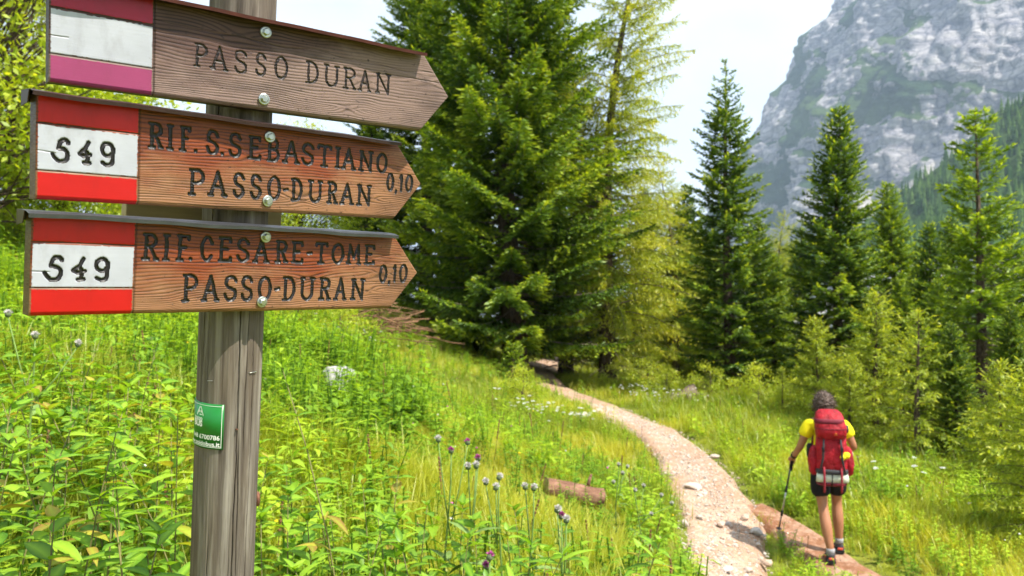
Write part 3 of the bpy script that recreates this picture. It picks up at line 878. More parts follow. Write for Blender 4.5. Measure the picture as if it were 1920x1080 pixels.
    stain = np.clip(1.05 - Y / H * 0.85 - np.clip((X - LL * 0.72) / (LL * 0.4), 0, 1) * 0.5, 0, 1) if b else np.clip(1.12 - Y / H * 0.95 - np.clip((X - LL * 0.35) / (LL * 0.55), 0, 1) * 0.75, 0, 1)
    M = Matrix((Vector(u), -Vector(n), Vector(v))).transposed().to_4x4()
    M.translation = Vector(o) + Vector((0, 0, CZ))
    root = empty('trail_sign'); root.matrix_world = M
    setp(root, label, 'sign', 'carved wooden trail signs on the post')
    idx = np.arange(nx * ny).reshape(nx, ny)
    Fq = np.stack([idx[:-1, :-1], idx[:-1, 1:], idx[1:, 1:], idx[1:, :-1]], -1).reshape(-1, 4)   # faces outward (-Y)
    fc = cls[:-1, :-1].reshape(-1)
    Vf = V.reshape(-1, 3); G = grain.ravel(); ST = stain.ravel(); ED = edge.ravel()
    def part(name, mask, mat, extra=None):
        fs = Fq[mask]
        used, inv = np.unique(fs, return_inverse=True)
        fs = inv.reshape(-1, 4)
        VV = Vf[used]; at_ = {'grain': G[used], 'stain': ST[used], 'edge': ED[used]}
        fl = [fs]
        if extra is not None:
            ev, ef = extra
            fl += [np.asarray(q) + len(VV) for q in ef]
            at_ = {'grain': np.r_[at_['grain'], np.full(len(ev), .35)], 'stain': np.r_[at_['stain'], np.full(len(ev), .55)], 'edge': np.r_[at_['edge'], np.full(len(ev), .35)]}
            VV = np.r_[VV, ev]
        return obj(name, mesh_np(name, VV, fl, mat, True, at_), root)
    per_i = np.r_[idx[:, 0], idx[-1, 1:], idx[-2::-1, -1], idx[0, -2:0:-1]]
    pf = Vf[per_i]; pb = pf.copy(); pb[:, 1] = TH
    pm = pf.copy(); pm[:, 1] += 0.0006
    np_ = len(pf)
    ev = np.r_[pf, pb]; k = np.arange(np_); k2 = (k + 1) % np_
    rim = np.stack([k, k2, k2 + np_, k + np_], -1)
    back = np.array([[nx - 1 + 0, 0, 0]])[:0]
    cen = len(ev); ev = np.r_[ev, [[LL / 2000, TH, -H / 2000]]]
    fan = np.stack([k + np_, k2 + np_, np.full(np_, cen)], -1)
    part('board', fc == 0, wood, (ev, [rim, fan]))
    nm = {1: 'red_stripe', 2: 'white_panel', 3: 'red_stripe'}
    wp = None
    for c_ in (1, 2, 3):
        q = part(nm[c_], fc == c_, paints[c_ - 1])
        if c_ == 2: wp = q
    for li in range(len(LINES[b])):
        m = fc == 10 + li
        if m.any():
            dig = LINES[b][li][1] < 120
            e = part('numeral' if LINES[b][li][0] in '0123456789' else ('punctuation_mark' if LINES[b][li][0] in '.,-' else 'letter'), m, M_black if dig else lettermat)
            if dig: e.parent = wp
    # sheet metal cap: runs over the top edge, folded over the left end
    mc = MB(); N = 60
    xa, xb = -0.010, L - 0.004
    prof_ = [(-over, -0.006), (-over - 0.0006, -0.0010), (-over * 0.3, 0.0022), (TH * 0.5, 0.003), (TH + 0.004, 0.0022), (TH + 0.005, -0.012)]
    for i in range(N + 1):
        x = xa + (xb - xa) * i / N
        wv = 0.0009 * math.sin(x * 21 + seed) + 0.0007 * math.sin(x * 47 + 2 * seed)
        sag = (0.004 * (x / L) ** 2) if b == 0 else 0.0
        for (py_, pz_) in prof_:
            front = py_ < 0
            mc.v.append((x, py_ + (wv if front else 0), pz_ + (wv * 0.7 - sag if front else 0) + 0.0015))
    m_ = len(prof_); K = len(mc.v)
    for (x, y, z) in list(mc.v): mc.v.append((x, y, z + 0.0009))
    for i in range(N):
        for j in range(m_ - 1):
            a = i * m_ + j
            mc.f += [(a, a + 1, a + 1 + m_, a + m_), (K + a, K + a + m_, K + a + 1 + m_, K + a + 1)]
        a = i * m_; mc.f.append((a, a + m_, K + a + m_, K + a)); a = i * m_ + m_ - 1; mc.f.append((a + m_, a, K + a, K + a + m_))
    for i in (0, N):
        for j in range(m_ - 1):
            a = i * m_ + j; mc.f.append((a, K + a, K + a + 1, a + 1))
    cp = mc.obj('metal_cap', capmat, root, smooth=False)
    fl = MB()                                                     # folded end flap
    fl.add([(xa, -over * 0.2, 0.004), (xa, TH + 0.003, 0.005), (xa, TH + 0.003, -0.018), (xa, 0.004, -0.014),
            (xa - 0.0012, -over * 0.2, 0.004), (xa - 0.0012, TH + 0.003, 0.005), (xa - 0.0012, TH + 0.003, -0.018), (xa - 0.0012, 0.004, -0.014)],
           [(0, 1, 2, 3), (7, 6, 5, 4), (0, 4, 5, 1), (1, 5, 6, 2), (2, 6, 7, 3), (3, 7, 4, 0)])
    fl.obj('end_flap', M_brown, cp, smooth=False)
    for (bx, by) in BOLTS[b]:
        mb = MB()
        c0 = Vector((bx / 1000, 0.0, -by / 1000))
        mb.tube([c0 + Vector((0, 0.004, 0)), c0 + Vector((0, -0.0030, 0)), c0 + Vector((0, -0.0036, 0))], [0.0098, 0.0098, 0.0086], 28)
        bo = mb.obj('bolt', M_steel, root, smooth=False)
        hb = MB()
        a0 = rg.uniform(0, 1)
        def ring(r_, y_): return [c0 + Vector((math.cos(a0 + k * math.pi / 3) * r_, y_, math.sin(a0 + k * math.pi / 3) * r_)) for k in range(6)]
        vs = ring(0.0064, -0.003) + ring(0.0064, -0.0078) + ring(0.0050, -0.0090)
        fs = [(k, (k + 1) % 6, 6 + (k + 1) % 6, 6 + k) for k in range(6)] + [(6 + k, 6 + (k + 1) % 6, 12 + (k + 1) % 6, 12 + k) for k in range(6)] + [tuple(range(12, 18))]
        hb.add(vs, fs); hb.obj('bolt_head', M_steel, bo, smooth=False)
    return root
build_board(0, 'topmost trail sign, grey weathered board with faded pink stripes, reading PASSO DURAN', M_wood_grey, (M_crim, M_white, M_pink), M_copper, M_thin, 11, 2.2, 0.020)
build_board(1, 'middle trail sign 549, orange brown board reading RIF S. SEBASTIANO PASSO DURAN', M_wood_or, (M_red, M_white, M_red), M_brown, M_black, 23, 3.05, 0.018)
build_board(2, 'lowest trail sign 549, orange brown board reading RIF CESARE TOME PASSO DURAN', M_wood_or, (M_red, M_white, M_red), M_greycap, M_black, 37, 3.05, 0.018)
# plain backs of boards fixed behind the post, seen in the gap between the two lower signs
def back_board():
    o, u, v, n, *_ = BO[2]
    M = Matrix((Vector(u), -Vector(n), Vector(v))).transposed().to_4x4()
    M.translation = Vector(o) + Vector((0, 0, CZ))
    mb = MB(); mb.box((0.335, TH + 2 * POST_R + 0.014, 0.012), (0.30, 0.022, 0.085))
    t = NT('beige_board_back')
    nn = t.noise(t.coord('Object', (6, 60, 90)), 1, 5)
    m = t.surf(t.mix(nn, lin(150, 132, 104), lin(188, 172, 140)), 0.8, 0.2)
    q = mb.obj('backing_board', m, None, smooth=False, bevel=0.002); q.matrix_world = M
    setp(q, 'plain beige board behind the post in the gap above the lowest sign', 'board')
back_board()
# ------------------------------------------------------------------ conifers and other trees
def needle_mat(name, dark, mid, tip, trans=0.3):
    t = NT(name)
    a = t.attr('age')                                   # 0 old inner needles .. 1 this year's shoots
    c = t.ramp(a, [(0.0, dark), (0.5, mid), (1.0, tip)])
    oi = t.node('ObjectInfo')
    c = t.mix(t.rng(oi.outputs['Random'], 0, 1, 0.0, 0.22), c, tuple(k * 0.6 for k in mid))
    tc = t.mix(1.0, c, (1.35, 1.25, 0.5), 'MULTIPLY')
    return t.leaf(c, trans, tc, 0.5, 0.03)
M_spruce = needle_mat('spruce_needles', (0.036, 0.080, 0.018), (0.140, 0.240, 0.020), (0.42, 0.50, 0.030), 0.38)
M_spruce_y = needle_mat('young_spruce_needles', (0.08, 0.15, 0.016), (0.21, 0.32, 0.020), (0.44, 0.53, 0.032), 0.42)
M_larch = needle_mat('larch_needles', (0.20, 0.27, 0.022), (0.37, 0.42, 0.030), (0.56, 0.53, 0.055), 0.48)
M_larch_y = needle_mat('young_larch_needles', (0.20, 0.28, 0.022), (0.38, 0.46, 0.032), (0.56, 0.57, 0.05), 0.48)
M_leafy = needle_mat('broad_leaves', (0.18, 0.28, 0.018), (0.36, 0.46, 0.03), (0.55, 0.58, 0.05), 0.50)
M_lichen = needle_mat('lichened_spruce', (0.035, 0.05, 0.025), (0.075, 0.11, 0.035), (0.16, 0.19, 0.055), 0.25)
t = NT('conifer_bark')
n1 = t.noise(t.coord('Object', (1, 1, 0.35)), 22, 6, 0.7)
M_bark = t.surf(t.ramp(n1, [(0.3, (0.035, 0.024, 0.018)), (0.55, (0.11, 0.08, 0.06)), (0.75, (0.20, 0.16, 0.13))]), 0.95, 0.1, 0, t.bump(n1, 0.9, 0.03))
t = NT('dead_twig_bark')
n1 = t.noise(t.coord('Object'), 9, 4)
M_twig = t.surf(t.mix(n1, (0.10, 0.075, 0.055), (0.24, 0.19, 0.15)), 0.95, 0.1)

def leaf_cards(P, D, U, ln, wd, age):
    """one diamond shaped needle spray per row: base P, direction D, side vector from U"""
    D = D / (np.linalg.norm(D, axis=1)[:, None] + 1e-9)
    S = np.cross(D, U); S /= (np.linalg.norm(S, axis=1)[:, None] + 1e-9)
    ln = ln[:, None]; wd = wd[:, None]
    a = P; b = P + D * ln * 0.45 + S * wd * 0.5; c = P + D * ln; d = P + D * ln * 0.45 - S * wd * 0.5
    V = np.stack([a, b, c, d], 1).reshape(-1, 3)
    n = len(P)
    Fq = np.arange(4 * n).reshape(n, 4)
    A = np.repeat(age, 4).reshape(n, 4).copy()
    A[:, 2] += 0.15
    return V, Fq, np.clip(A.ravel(), 0, 1)

def tube_np(pts, rad, n=5):
    mb = MB(); mb.tube(pts, rad, n, cap=False); return mb

def conifer_mesh(name, seed, H, R, mat, kind='spruce', t0=0.06, nb=None, dens=1.0, card=1.0, prof_pow=0.85, dead=0, lean=(0, 0), sparse_top=0.0, sun_side=None):
    rg = np.random.RandomState(seed)
    spruce = kind == 'spruce'
    nb = nb or int(H * (20 if spruce else 15))
    def axis(z):
        f = z / H
        return np.array([lean[0] * f * f + 0.012 * H * math.sin(f * 5 + seed), lean[1] * f * f, z])
    tm = MB()
    zs = np.linspace(-0.25, H, 16)
    r0 = 0.017 * H + 0.02
    tm.tube([axis(max(z, 0)) * np.array([1, 1, 0]) + np.array([0, 0, z]) for z in zs], [r0 * (1 - 0.97 * max(z, 0) / H) * (1.25 if z < 0.1 else 1) for z in zs], 9)
    bm_ = MB()
    Ps, Ds, Us, Ls, Ws, As = [], [], [], [], [], []
    golden = 2.39996
    for i in range(nb):
        f = (i + rg.uniform(0, 1)) / nb
        tt = t0 + (0.995 - t0) * (f ** 0.92)
        z = tt * H
        az = i * golden + rg.uniform(-0.35, 0.35)
        prof = (1 - tt) ** prof_pow
        if tt < 0.2: prof *= 0.62 + 1.9 * tt
        L = R * prof * rg.uniform(0.62, 1.16) + 0.10
        if sparse_top and tt > 1 - sparse_top and rg.rand() < 0.45: continue
        o = axis(z)
        if spruce:
            a_ = -0.34 + 0.85 * tt + rg.uniform(-0.1, 0.1); b_ = 0.26 - 0.12 * tt
        else:
            a_ = 0.10 + 0.45 * tt + rg.uniform(-0.12, 0.18); b_ = -0.42 * (1 - tt) + rg.uniform(-0.1, 0.1)
        rad = np.array([math.cos(az), math.sin(az), 0.0]); sid = np.array([-rad[1], rad[0], 0.0])
        bend = rg.uniform(-0.15, 0.15); tone = rg.normal(0, 0.16)
        def bp(s):
            s = np.asarray(s)[..., None]
            return o + rad * L * s + sid * L * bend * s * s + np.array([0, 0, 1.0]) * L * (a_ * s + b_ * s * s)
        ss = np.linspace(0, 1, 5)
        pts = bp(ss)
        rb = max(0.006, 0.011 * L ** 0.8)
        bm_.tube(pts, [rb * (1 - 0.8 * q) for q in ss], 4, cap=False)
        # twigs
        step = (0.075 if spruce else 0.085) / dens
        nt = max(3, int(L / step))
        s0 = 0.12 if tt > 0.5 else 0.22
        s = s0 + (1 - s0) * (np.arange(nt) + rg.uniform(0, 1, nt)) / nt
        base = bp(s)
        tang = (bp(np.minimum(s + 0.02, 1.02)) - base); tang /= np.linalg.norm(tang, axis=1)[:, None]
        for sg in (-1, 1):
            ang = np.radians(rg.uniform(38, 66, nt))
            tl = np.clip(L * 0.36 * (1.12 - s) * rg.uniform(0.6, 1.2, nt), 0.07, 0.75 if spruce else 0.6)
            d = tang * np.cos(ang)[:, None] + sid * sg * np.sin(ang)[:, None]
            if spruce:
                d[:, 2] -= rg.uniform(0.05, 0.40, nt) * (1 - 0.6 * tt)
            else:
                d = d * 0.6; d[:, 2] -= rg.uniform(0.25, 1.15, nt) * (1 - 0.55 * tt)
            d /= np.linalg.norm(d, axis=1)[:, None]
            cl = (0.115 if spruce else 0.075) * card
            m = np.maximum(1, np.ceil(tl / (cl * 0.62)).astype(int))
            k = np.repeat(np.arange(nt), m)
            q = np.concatenate([np.arange(mm) / mm for mm in m])
            P = base[k] + d[k] * (tl[k] * q)[:, None]
            P[:, 2] -= (tl[k] * q) ** 2 * (0.35 if spruce else 0.6)
            n_ = len(k)
            jit = rg.normal(0, 0.26 if spruce else 0.55, (n_, 3))
            D = d[k] + jit
            U = np.array([0, 0, 1.0]) + rg.normal(0, 0.55, (n_, 3))
            Ps.append(P); Ds.append(D); Us.append(U)
            Ls.append(cl * rg.uniform(0.75, 1.35, n_)); Ws.append((0.046 if spruce else 0.024) * card * rg.uniform(0.7, 1.3, n_))
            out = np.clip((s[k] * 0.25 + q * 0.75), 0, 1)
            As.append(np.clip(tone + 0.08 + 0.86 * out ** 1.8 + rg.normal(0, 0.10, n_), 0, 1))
        n_ = max(3, int(L / (0.05 * card)))
        s = np.linspace(0.3, 1.0, n_); P = bp(s)
        tg = bp(s + 0.02) - P
        Ps.append(P); Ds.append(tg / np.linalg.norm(tg, axis=1)[:, None] + rg.normal(0, 0.3, (n_, 3))); Us.append(np.array([0, 0, 1.0]) + rg.normal(0, 0.5, (n_, 3)))
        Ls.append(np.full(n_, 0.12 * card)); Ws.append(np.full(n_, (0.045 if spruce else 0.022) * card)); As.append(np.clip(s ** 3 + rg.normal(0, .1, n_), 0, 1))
    # leader
    n_ = 26
    z = np.linspace(H * 0.93, H, n_)
    Ps.append(np.array([axis(q) for q in z])); Ds.append(rg.normal(0, 0.5, (n_, 3)) + np.array([0, 0, 0.9])); Us.append(rg.normal(0, 1, (n_, 3)))
    Ls.append(np.full(n_, 0.10 * card)); Ws.append(np.full(n_, 0.035 * card)); As.append(np.full(n_, 0.7))
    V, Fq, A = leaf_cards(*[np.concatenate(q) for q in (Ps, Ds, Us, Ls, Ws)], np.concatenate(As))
    for i in range(dead):                                  # dry lower branches
        z = rg.uniform(0.02, t0 + 0.12) * H; az = rg.uniform(0, 6.28); L = rg.uniform(0.25, 0.6) * R
        o = axis(z); dr = np.array([math.cos(az), math.sin(az), rg.uniform(-0.35, 0.05)])
        p1 = o + dr * L * 0.5; p2 = o + dr * L + np.array([0, 0, -0.1 * L])
        bm_.tube([o, p1, p2], [0.012, 0.008, 0.003], 4, cap=False)
        for _ in range(4):
            w = rg.uniform(0.3, 1); pp = o + dr * L * w; dd = rg.normal(0, 1, 3) * 0.18 * L; dd[2] = -abs(dd[2])
            bm_.tube([pp, pp + dd], [0.005, 0.002], 3, cap=False)
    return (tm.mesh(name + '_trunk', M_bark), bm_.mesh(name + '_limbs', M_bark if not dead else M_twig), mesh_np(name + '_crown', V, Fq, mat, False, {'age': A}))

def leafy_mesh(name, seed, H, R, mat, nleaf, size, z0=0.15):
    """broadleaf tree or bush: forked stem with leaves in uneven clumps"""
    rg = np.random.RandomState(seed)
    tm, bm_ = MB(), MB()
    tm.tube([(0, 0, -0.2), (0.02 * H, 0, H * 0.25), (-0.02 * H, 0.02 * H, H * 0.55), (0, 0, H * 0.85)], [0.02 * H + .01, 0.015 * H + .006, 0.009 * H + .004, 0.003 * H + .002], 7)
    P, ctr = [], []
    nc = max(10, int(nleaf / 90))
    for i in range(nc):
        f = rg.uniform(z0, 1); az = rg.uniform(0, 6.28)
        r = R * math.sin(math.pi * min(1, max(0.06, (f * 0.86 + 0.10)))) ** 0.7 * math.sqrt(rg.uniform(0.15, 1))
        c = np.array([math.cos(az) * r, math.sin(az) * r, f * H])
        o = np.array([0, 0, max(0.05 * H, f * H * rg.uniform(0.45, 0.7))])
        bm_.tube([o, (o + c) / 2 + rg.normal(0, 0.03 * H, 3), c], [0.0035 * H + .002, 0.002 * H + .002, 0.002], 4, cap=False)
        k = int(nleaf / nc)
        P.append(c + rg.normal(0, 1, (k, 3)) * np.array([1, 1, 0.6]) * R * 0.17); ctr.append(np.repeat(c[None], k, 0))
    P = np.concatenate(P); n = len(P)
    D = rg.normal(0, 1, (n, 3)); D[:, 2] -= 0.3
    U = np.array([0, 0, 1.0]) + rg.normal(0, 0.6, (n, 3))
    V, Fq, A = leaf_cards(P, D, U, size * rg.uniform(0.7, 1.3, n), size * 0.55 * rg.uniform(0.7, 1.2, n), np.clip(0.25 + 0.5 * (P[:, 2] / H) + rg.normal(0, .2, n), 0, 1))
    return (tm.mesh(name + '_trunk', M_bark), bm_.mesh(name + '_limbs', M_bark), mesh_np(name + '_crown', V, Fq, mat, False, {'age': A}))

def plant_tree(name, meshes, px, Y, label, cat, group=None, rotz=0.0, scale=1.0, px_is_x=False, py=None):
    x = (px - 960) / FPX * Y
    o = empty(name, (x, Y, gz(x, Y) - 0.03), (0, 0, rotz))
    o.scale = (scale, scale, scale) if not hasattr(scale, '__len__') else scale
    setp(o, label, cat, group)
    for n_, me in zip(('trunk', 'limbs', 'crown'), meshes):
        q = obj(n_, me, o)
        if n_ != 'trunk': q['kind'] = 'stuff'
    return o
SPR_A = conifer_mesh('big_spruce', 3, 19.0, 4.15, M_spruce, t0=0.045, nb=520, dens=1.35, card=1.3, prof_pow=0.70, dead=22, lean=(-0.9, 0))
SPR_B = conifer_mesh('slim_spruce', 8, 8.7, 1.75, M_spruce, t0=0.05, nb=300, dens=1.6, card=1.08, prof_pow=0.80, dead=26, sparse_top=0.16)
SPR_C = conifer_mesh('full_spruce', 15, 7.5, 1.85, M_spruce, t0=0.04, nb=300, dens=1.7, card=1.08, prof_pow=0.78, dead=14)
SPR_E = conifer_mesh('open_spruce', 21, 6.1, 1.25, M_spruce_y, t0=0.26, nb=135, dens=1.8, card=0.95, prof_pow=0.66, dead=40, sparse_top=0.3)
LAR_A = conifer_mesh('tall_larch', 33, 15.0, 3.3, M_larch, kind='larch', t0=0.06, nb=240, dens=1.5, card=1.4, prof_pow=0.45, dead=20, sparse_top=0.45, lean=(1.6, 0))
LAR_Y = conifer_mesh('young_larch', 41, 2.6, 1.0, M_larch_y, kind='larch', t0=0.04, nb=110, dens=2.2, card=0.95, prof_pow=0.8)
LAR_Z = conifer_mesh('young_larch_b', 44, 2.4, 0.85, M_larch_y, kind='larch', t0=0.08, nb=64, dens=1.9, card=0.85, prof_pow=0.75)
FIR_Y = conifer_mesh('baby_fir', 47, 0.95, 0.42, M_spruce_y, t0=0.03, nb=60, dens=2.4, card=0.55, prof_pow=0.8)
SPR_D = (SPR_C[0], SPR_C[1], SPR_C[2].copy()); SPR_D[2].materials[0] = M_spruce_y
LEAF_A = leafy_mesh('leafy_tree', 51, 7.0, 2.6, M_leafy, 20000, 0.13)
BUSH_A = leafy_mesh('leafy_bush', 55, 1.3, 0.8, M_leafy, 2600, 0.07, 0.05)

plant_tree('spruce_tree', SPR_A, 965, 22.3, 'largest dark green spruce, filling the middle right behind the sign tips', 'tree', rotz=0.4)
plant_tree('larch_tree', LAR_A, 1128, 24.5, 'tall yellow green larch with drooping twigs beside the largest spruce', 'tree', rotz=0.1)
plant_tree('spruce_tree', SPR_B, 1365, 20.6, 'slender tall spruce with thin top between the yellow larch and the mountain', 'tree', rotz=1.0)
plant_tree('spruce_tree', SPR_C, 1575, 20.0, 'bushy pointed spruce in front of the mountain, behind the hiker', 'tree', rotz=0.0)
plant_tree('spruce_tree', SPR_D, 1672, 22.5, 'bright green smaller spruce just right of the bushy pointed spruce', 'tree', rotz=2.6, scale=0.86)
plant_tree('spruce_tree', SPR_E, 1838, 14.2, 'thin open spruce with bare lower trunk near the right edge', 'tree', rotz=1.2)
for px, Y, sc, rz, me, lab in ((1640, 14.0, 1.02, 0.3, LAR_Y, 'light green young larch behind the hiker, left of two close together'), (1718, 12.3, 1.0, 2.2, LAR_Z, 'yellowish young larch right of the hiker with crooked bare stem'),
                               (1530, 16.5, 0.82, 4.0, LAR_Y, 'small young larch left above the hiker at the meadow edge'), (1930, 8.2, 0.72, 1.0, LAR_Y, 'young golden green larch cut by the right picture edge'),
                               (1465, 17.2, 0.42, 1.7, LAR_Z, 'tiny yellowish larch seedling at the meadow edge left of the hiker'),
                               (1590, 13.2, 0.62, 5.0, LAR_Y, 'short young larch close above the hiker head'), (1870, 10.2, 0.66, 0.7, LAR_Y, 'low bushy larch in front of the thin spruce trunk')):
    plant_tree('young_larch', me, px, Y, lab, 'tree', 'young larches on the right', rz, sc)
plant_tree('young_spruce', SPR_C, 1785, 12.2, 'short dark young spruce right of the yellowish young larch', 'tree', rotz=3.0, scale=.30)
plant_tree('young_spruce', SPR_D, 1688, 15.8, 'bright young spruce rising between the two young larches behind the hiker', 'tree', rotz=1.0, scale=.40)
plant_tree('young_spruce', SPR_C, 1895, 12.8, 'short young spruce at the right edge behind the golden larch', 'tree', rotz=4.0, scale=.34)
plant_tree('young_spruce', FIR_Y, 962, 18.6, 'knee high bright green baby spruce beside the path entering the forest', 'tree')
# forest behind
fill = [
    (SPR_B, 1052, 26.0, 1.5, 'spruce', 'spruce close behind the largest spruce, right of where the trail enters the forest'),
    (SPR_C, 1290, 30, 1.0, 'spruce', 'dark spruce showing low between the yellow larch and the slender tall spruce'),
    (SPR_C, 1425, 27, .80, 'spruce', 'spruce half hidden close right behind the slender tall spruce'),
    (LAR_A, 1450, 36, 0.5, 'larch', 'distant larch in the gap between the slender and the bushy spruce'),
    (SPR_D, 1452, 23, .55, 'spruce', 'low bright green spruce in the gap between the slender and the bushy spruce'),
    (LAR_A, 1270, 29, .55, 'larch', 'shorter yellow larch behind the right side of the tall larch'),
    (SPR_D, 1760, 17, .42, 'spruce', 'small bright spruce behind the yellowish young larch with crooked stem'),
    (SPR_B, 1505, 30, .78, 'spruce', 'spruce peeping out left behind the bushy pointed spruce'),
    (SPR_C, 1745, 19, .62, 'spruce', 'short spruce between the bright green spruce and the thin open spruce'),
    (SPR_C, 1790, 24, .80, 'spruce', 'spruce close left behind the thin open spruce'),
    (SPR_B, 1900, 20, .62, 'spruce', 'dark spruce right of the thin open spruce at the right edge'),
    (SPR_C, 1960, 16.5, .62, 'spruce', 'spruce half cut off by the right picture edge'),
    (SPR_B, 1715, 30, .70, 'spruce', 'far slim spruce below the foot of the mountain wall'),
    (SPR_C, 1860, 30, .8, 'spruce', 'far spruce straight behind the thin open spruce'),
    (SPR_A, 800, 31, .92, 'spruce', 'huge dark spruce behind the sign tips, left of the largest spruce'),
    (SPR_B, 1120, 33, 1.2, 'spruce', 'spruce seen deep in the forest between largest spruce and larch'),
    (SPR_C, 1210, 36, 1.1, 'spruce', 'spruce deep in the forest straight behind the tall larch'),
    (LAR_A, 1285, 40, .62, 'larch', 'farthest larch, its top pale behind the tall yellow larch'),
    (SPR_C, 1000, 38, 1.3, 'spruce', 'spruce deep in the forest straight behind the largest spruce'),
    (SPR_B, 890, 40, 1.3, 'spruce', 'farthest spruce, between the two huge dark spruces'),
    (SPR_C, 1345, 42, .95, 'spruce', 'far spruce straight behind the slender tall spruce'),
    (SPR_C, 1600, 38, .85, 'spruce', 'far spruce straight behind the bushy pointed spruce'),
    (SPR_C, 1980, 30, .9, 'spruce', 'far spruce just beyond the right picture edge')]
for i, (me, px, Y, sc, kd, lab) in enumerate(fill):
    plant_tree(kd + '_tree', me, px, Y, lab, 'tree', 'background ' + kd + ' trees', rotz=i * 1.7, scale=(sc, sc, sc))
left = [
    (LAR_A, 660, 33, .50, 'larch', 'pale larch seen in the gap between the two upper signs right of the post'),
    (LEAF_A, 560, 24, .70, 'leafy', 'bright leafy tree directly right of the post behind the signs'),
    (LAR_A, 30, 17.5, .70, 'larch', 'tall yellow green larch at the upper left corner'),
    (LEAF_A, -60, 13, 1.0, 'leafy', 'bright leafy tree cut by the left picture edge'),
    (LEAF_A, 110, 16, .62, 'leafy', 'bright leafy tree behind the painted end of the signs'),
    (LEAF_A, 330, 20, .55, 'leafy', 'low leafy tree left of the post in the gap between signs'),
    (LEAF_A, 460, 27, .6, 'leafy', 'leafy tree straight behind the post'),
    (SPR_D, 240, 32, .9, 'spruce', 'distant spruce on the slope behind the white sign panels'),
    (SPR_B, 690, 30, 1.15, 'spruce', 'spruce whose twigs show right above the tip of the topmost sign')]
for i, (me, px, Y, sc, kd, lab) in enumerate(left):
    plant_tree(kd + '_tree', me, px, Y, lab, 'tree', kd + ' trees behind the signs', rotz=i * 2.1, scale=(sc, sc, sc))
# ------------------------------------------------------------------ hiker
def skin_mesh(name, V, Ed, Rd, mat, sub=2, extra=None):
    me = bpy.data.meshes.new(name + '_sk')
    me.from_pydata([tuple(v) for v in V], Ed, [])
    o = bpy.data.objects.new(name + '_sk', me); COL.objects.link(o)
    m = o.modifiers.new('skin', 'SKIN'); m.use_smooth_shade = True; m.branch_smoothing = 0.6
    sv = me.skin_vertices[0].data
    for i, r in enumerate(Rd):
        sv[i].radius = (r, r) if not hasattr(r, '__len__') else r
        sv[i].use_root = i == 0
    s = o.modifiers.new('sub', 'SUBSURF'); s.levels = sub; s.render_levels = sub
    dg = bpy.context.evaluated_depsgraph_get(); dg.update()
    out = bpy.data.meshes.new_from_object(o.evaluated_get(dg))
    bpy.data.objects.remove(o); bpy.data.meshes.remove(me)
    if extra is not None:
        bm = bmesh.new(); bm.from_mesh(out)
        t_ = bpy.data.meshes.new('tmp'); t_.from_pydata(extra.v, [], extra.f); bm.from_mesh(t_); bpy.data.meshes.remove(t_)
        bm.to_mesh(out); bm.free()
    out.name = name
    out.materials.clear(); out.materials.append(mat)
    out.polygons.foreach_set('use_smooth', np.ones(len(out.polygons), bool))
    return out
t = NT('tanned_skin')
n1 = t.noise(t.coord('Object'), 18, 4)
M_skin = t.surf(t.mix(n1, (0.30, 0.125, 0.058), (0.38, 0.17, 0.088)), 0.5, 0.4)
M_shirt = simple('yellow_shirt', (0.80, 0.68, 0.01), 0.8, 0.10, 20, 0.2, 0, 0.3, 0.01)
M_shorts = simple('black_shorts', (0.010, 0.010, 0.012), 0.8, 0.3, 30, 0.2, 0, 0.3, 0.01)
M_hair = simple('dark_grey_hair', (0.095, 0.066, 0.052), 0.6, 0.4, 60, 0.3, 0, 0.4, 0.006)
M_sock = simple('grey_sock', (0.30, 0.30, 0.31), 0.9, 0.2, 80, 0.2, 0, 0.2, 0.002)
M_shoe = simple('dark_shoe', (0.045, 0.045, 0.05), 0.7, 0.4, 60, 0.3, 0, 0.3, 0.004)
M_sole = simple('shoe_sole', (0.02, 0.02, 0.02), 0.8, 0.2, 60, 0.3)
M_accent = simple('coral_shoe_trim', (0.62, 0.10, 0.06), 0.6, 0.1, 60, 0.3)
M_packr = simple('red_pack_cloth', (0.31, 0.005, 0.014), 0.62, 0.35, 14, 0.3, 0, 0.9, 0.03)
M_packd = simple('dark_red_pack_cloth', (0.15, 0.012, 0.025), 0.7, 0.25, 40, 0.3, 0, 0.3, 0.006)
M_strap = simple('charcoal_webbing', (0.035, 0.033, 0.038), 0.7, 0.2, 200, 0.3, 0, 0.2, 0.001)
M_rstrap = simple('maroon_webbing', (0.24, 0.018, 0.03), 0.7, 0.2, 200, 0.3, 0, 0.2, 0.001)
M_mat = simple('pale_mat', (0.55, 0.58, 0.47), 0.6, 0.2, 30, 0.3, 0, 0.2, 0.004)
M_yel = simple('yellow_cloth', (0.85, 0.72, 0.02), 0.8, 0.1, 30, 0.2)
M_alu = simple('dark_pole_shaft', (0.06, 0.06, 0.065), 0.35, 0.2, 30, 0.5, 0.7, 0, 0)
M_tipalu = simple('bare_pole_shaft', (0.5, 0.5, 0.5), 0.3, 0.1, 30, 0.5, 0.9, 0, 0)
M_grip = simple('black_rubber', (0.012, 0.012, 0.013), 0.8, 0.2, 60, 0.3)
M_logo = simple('orange_thread', (0.75, 0.22, 0.04), 0.7, 0.1, 60, 0.3, 0, 0, 0)

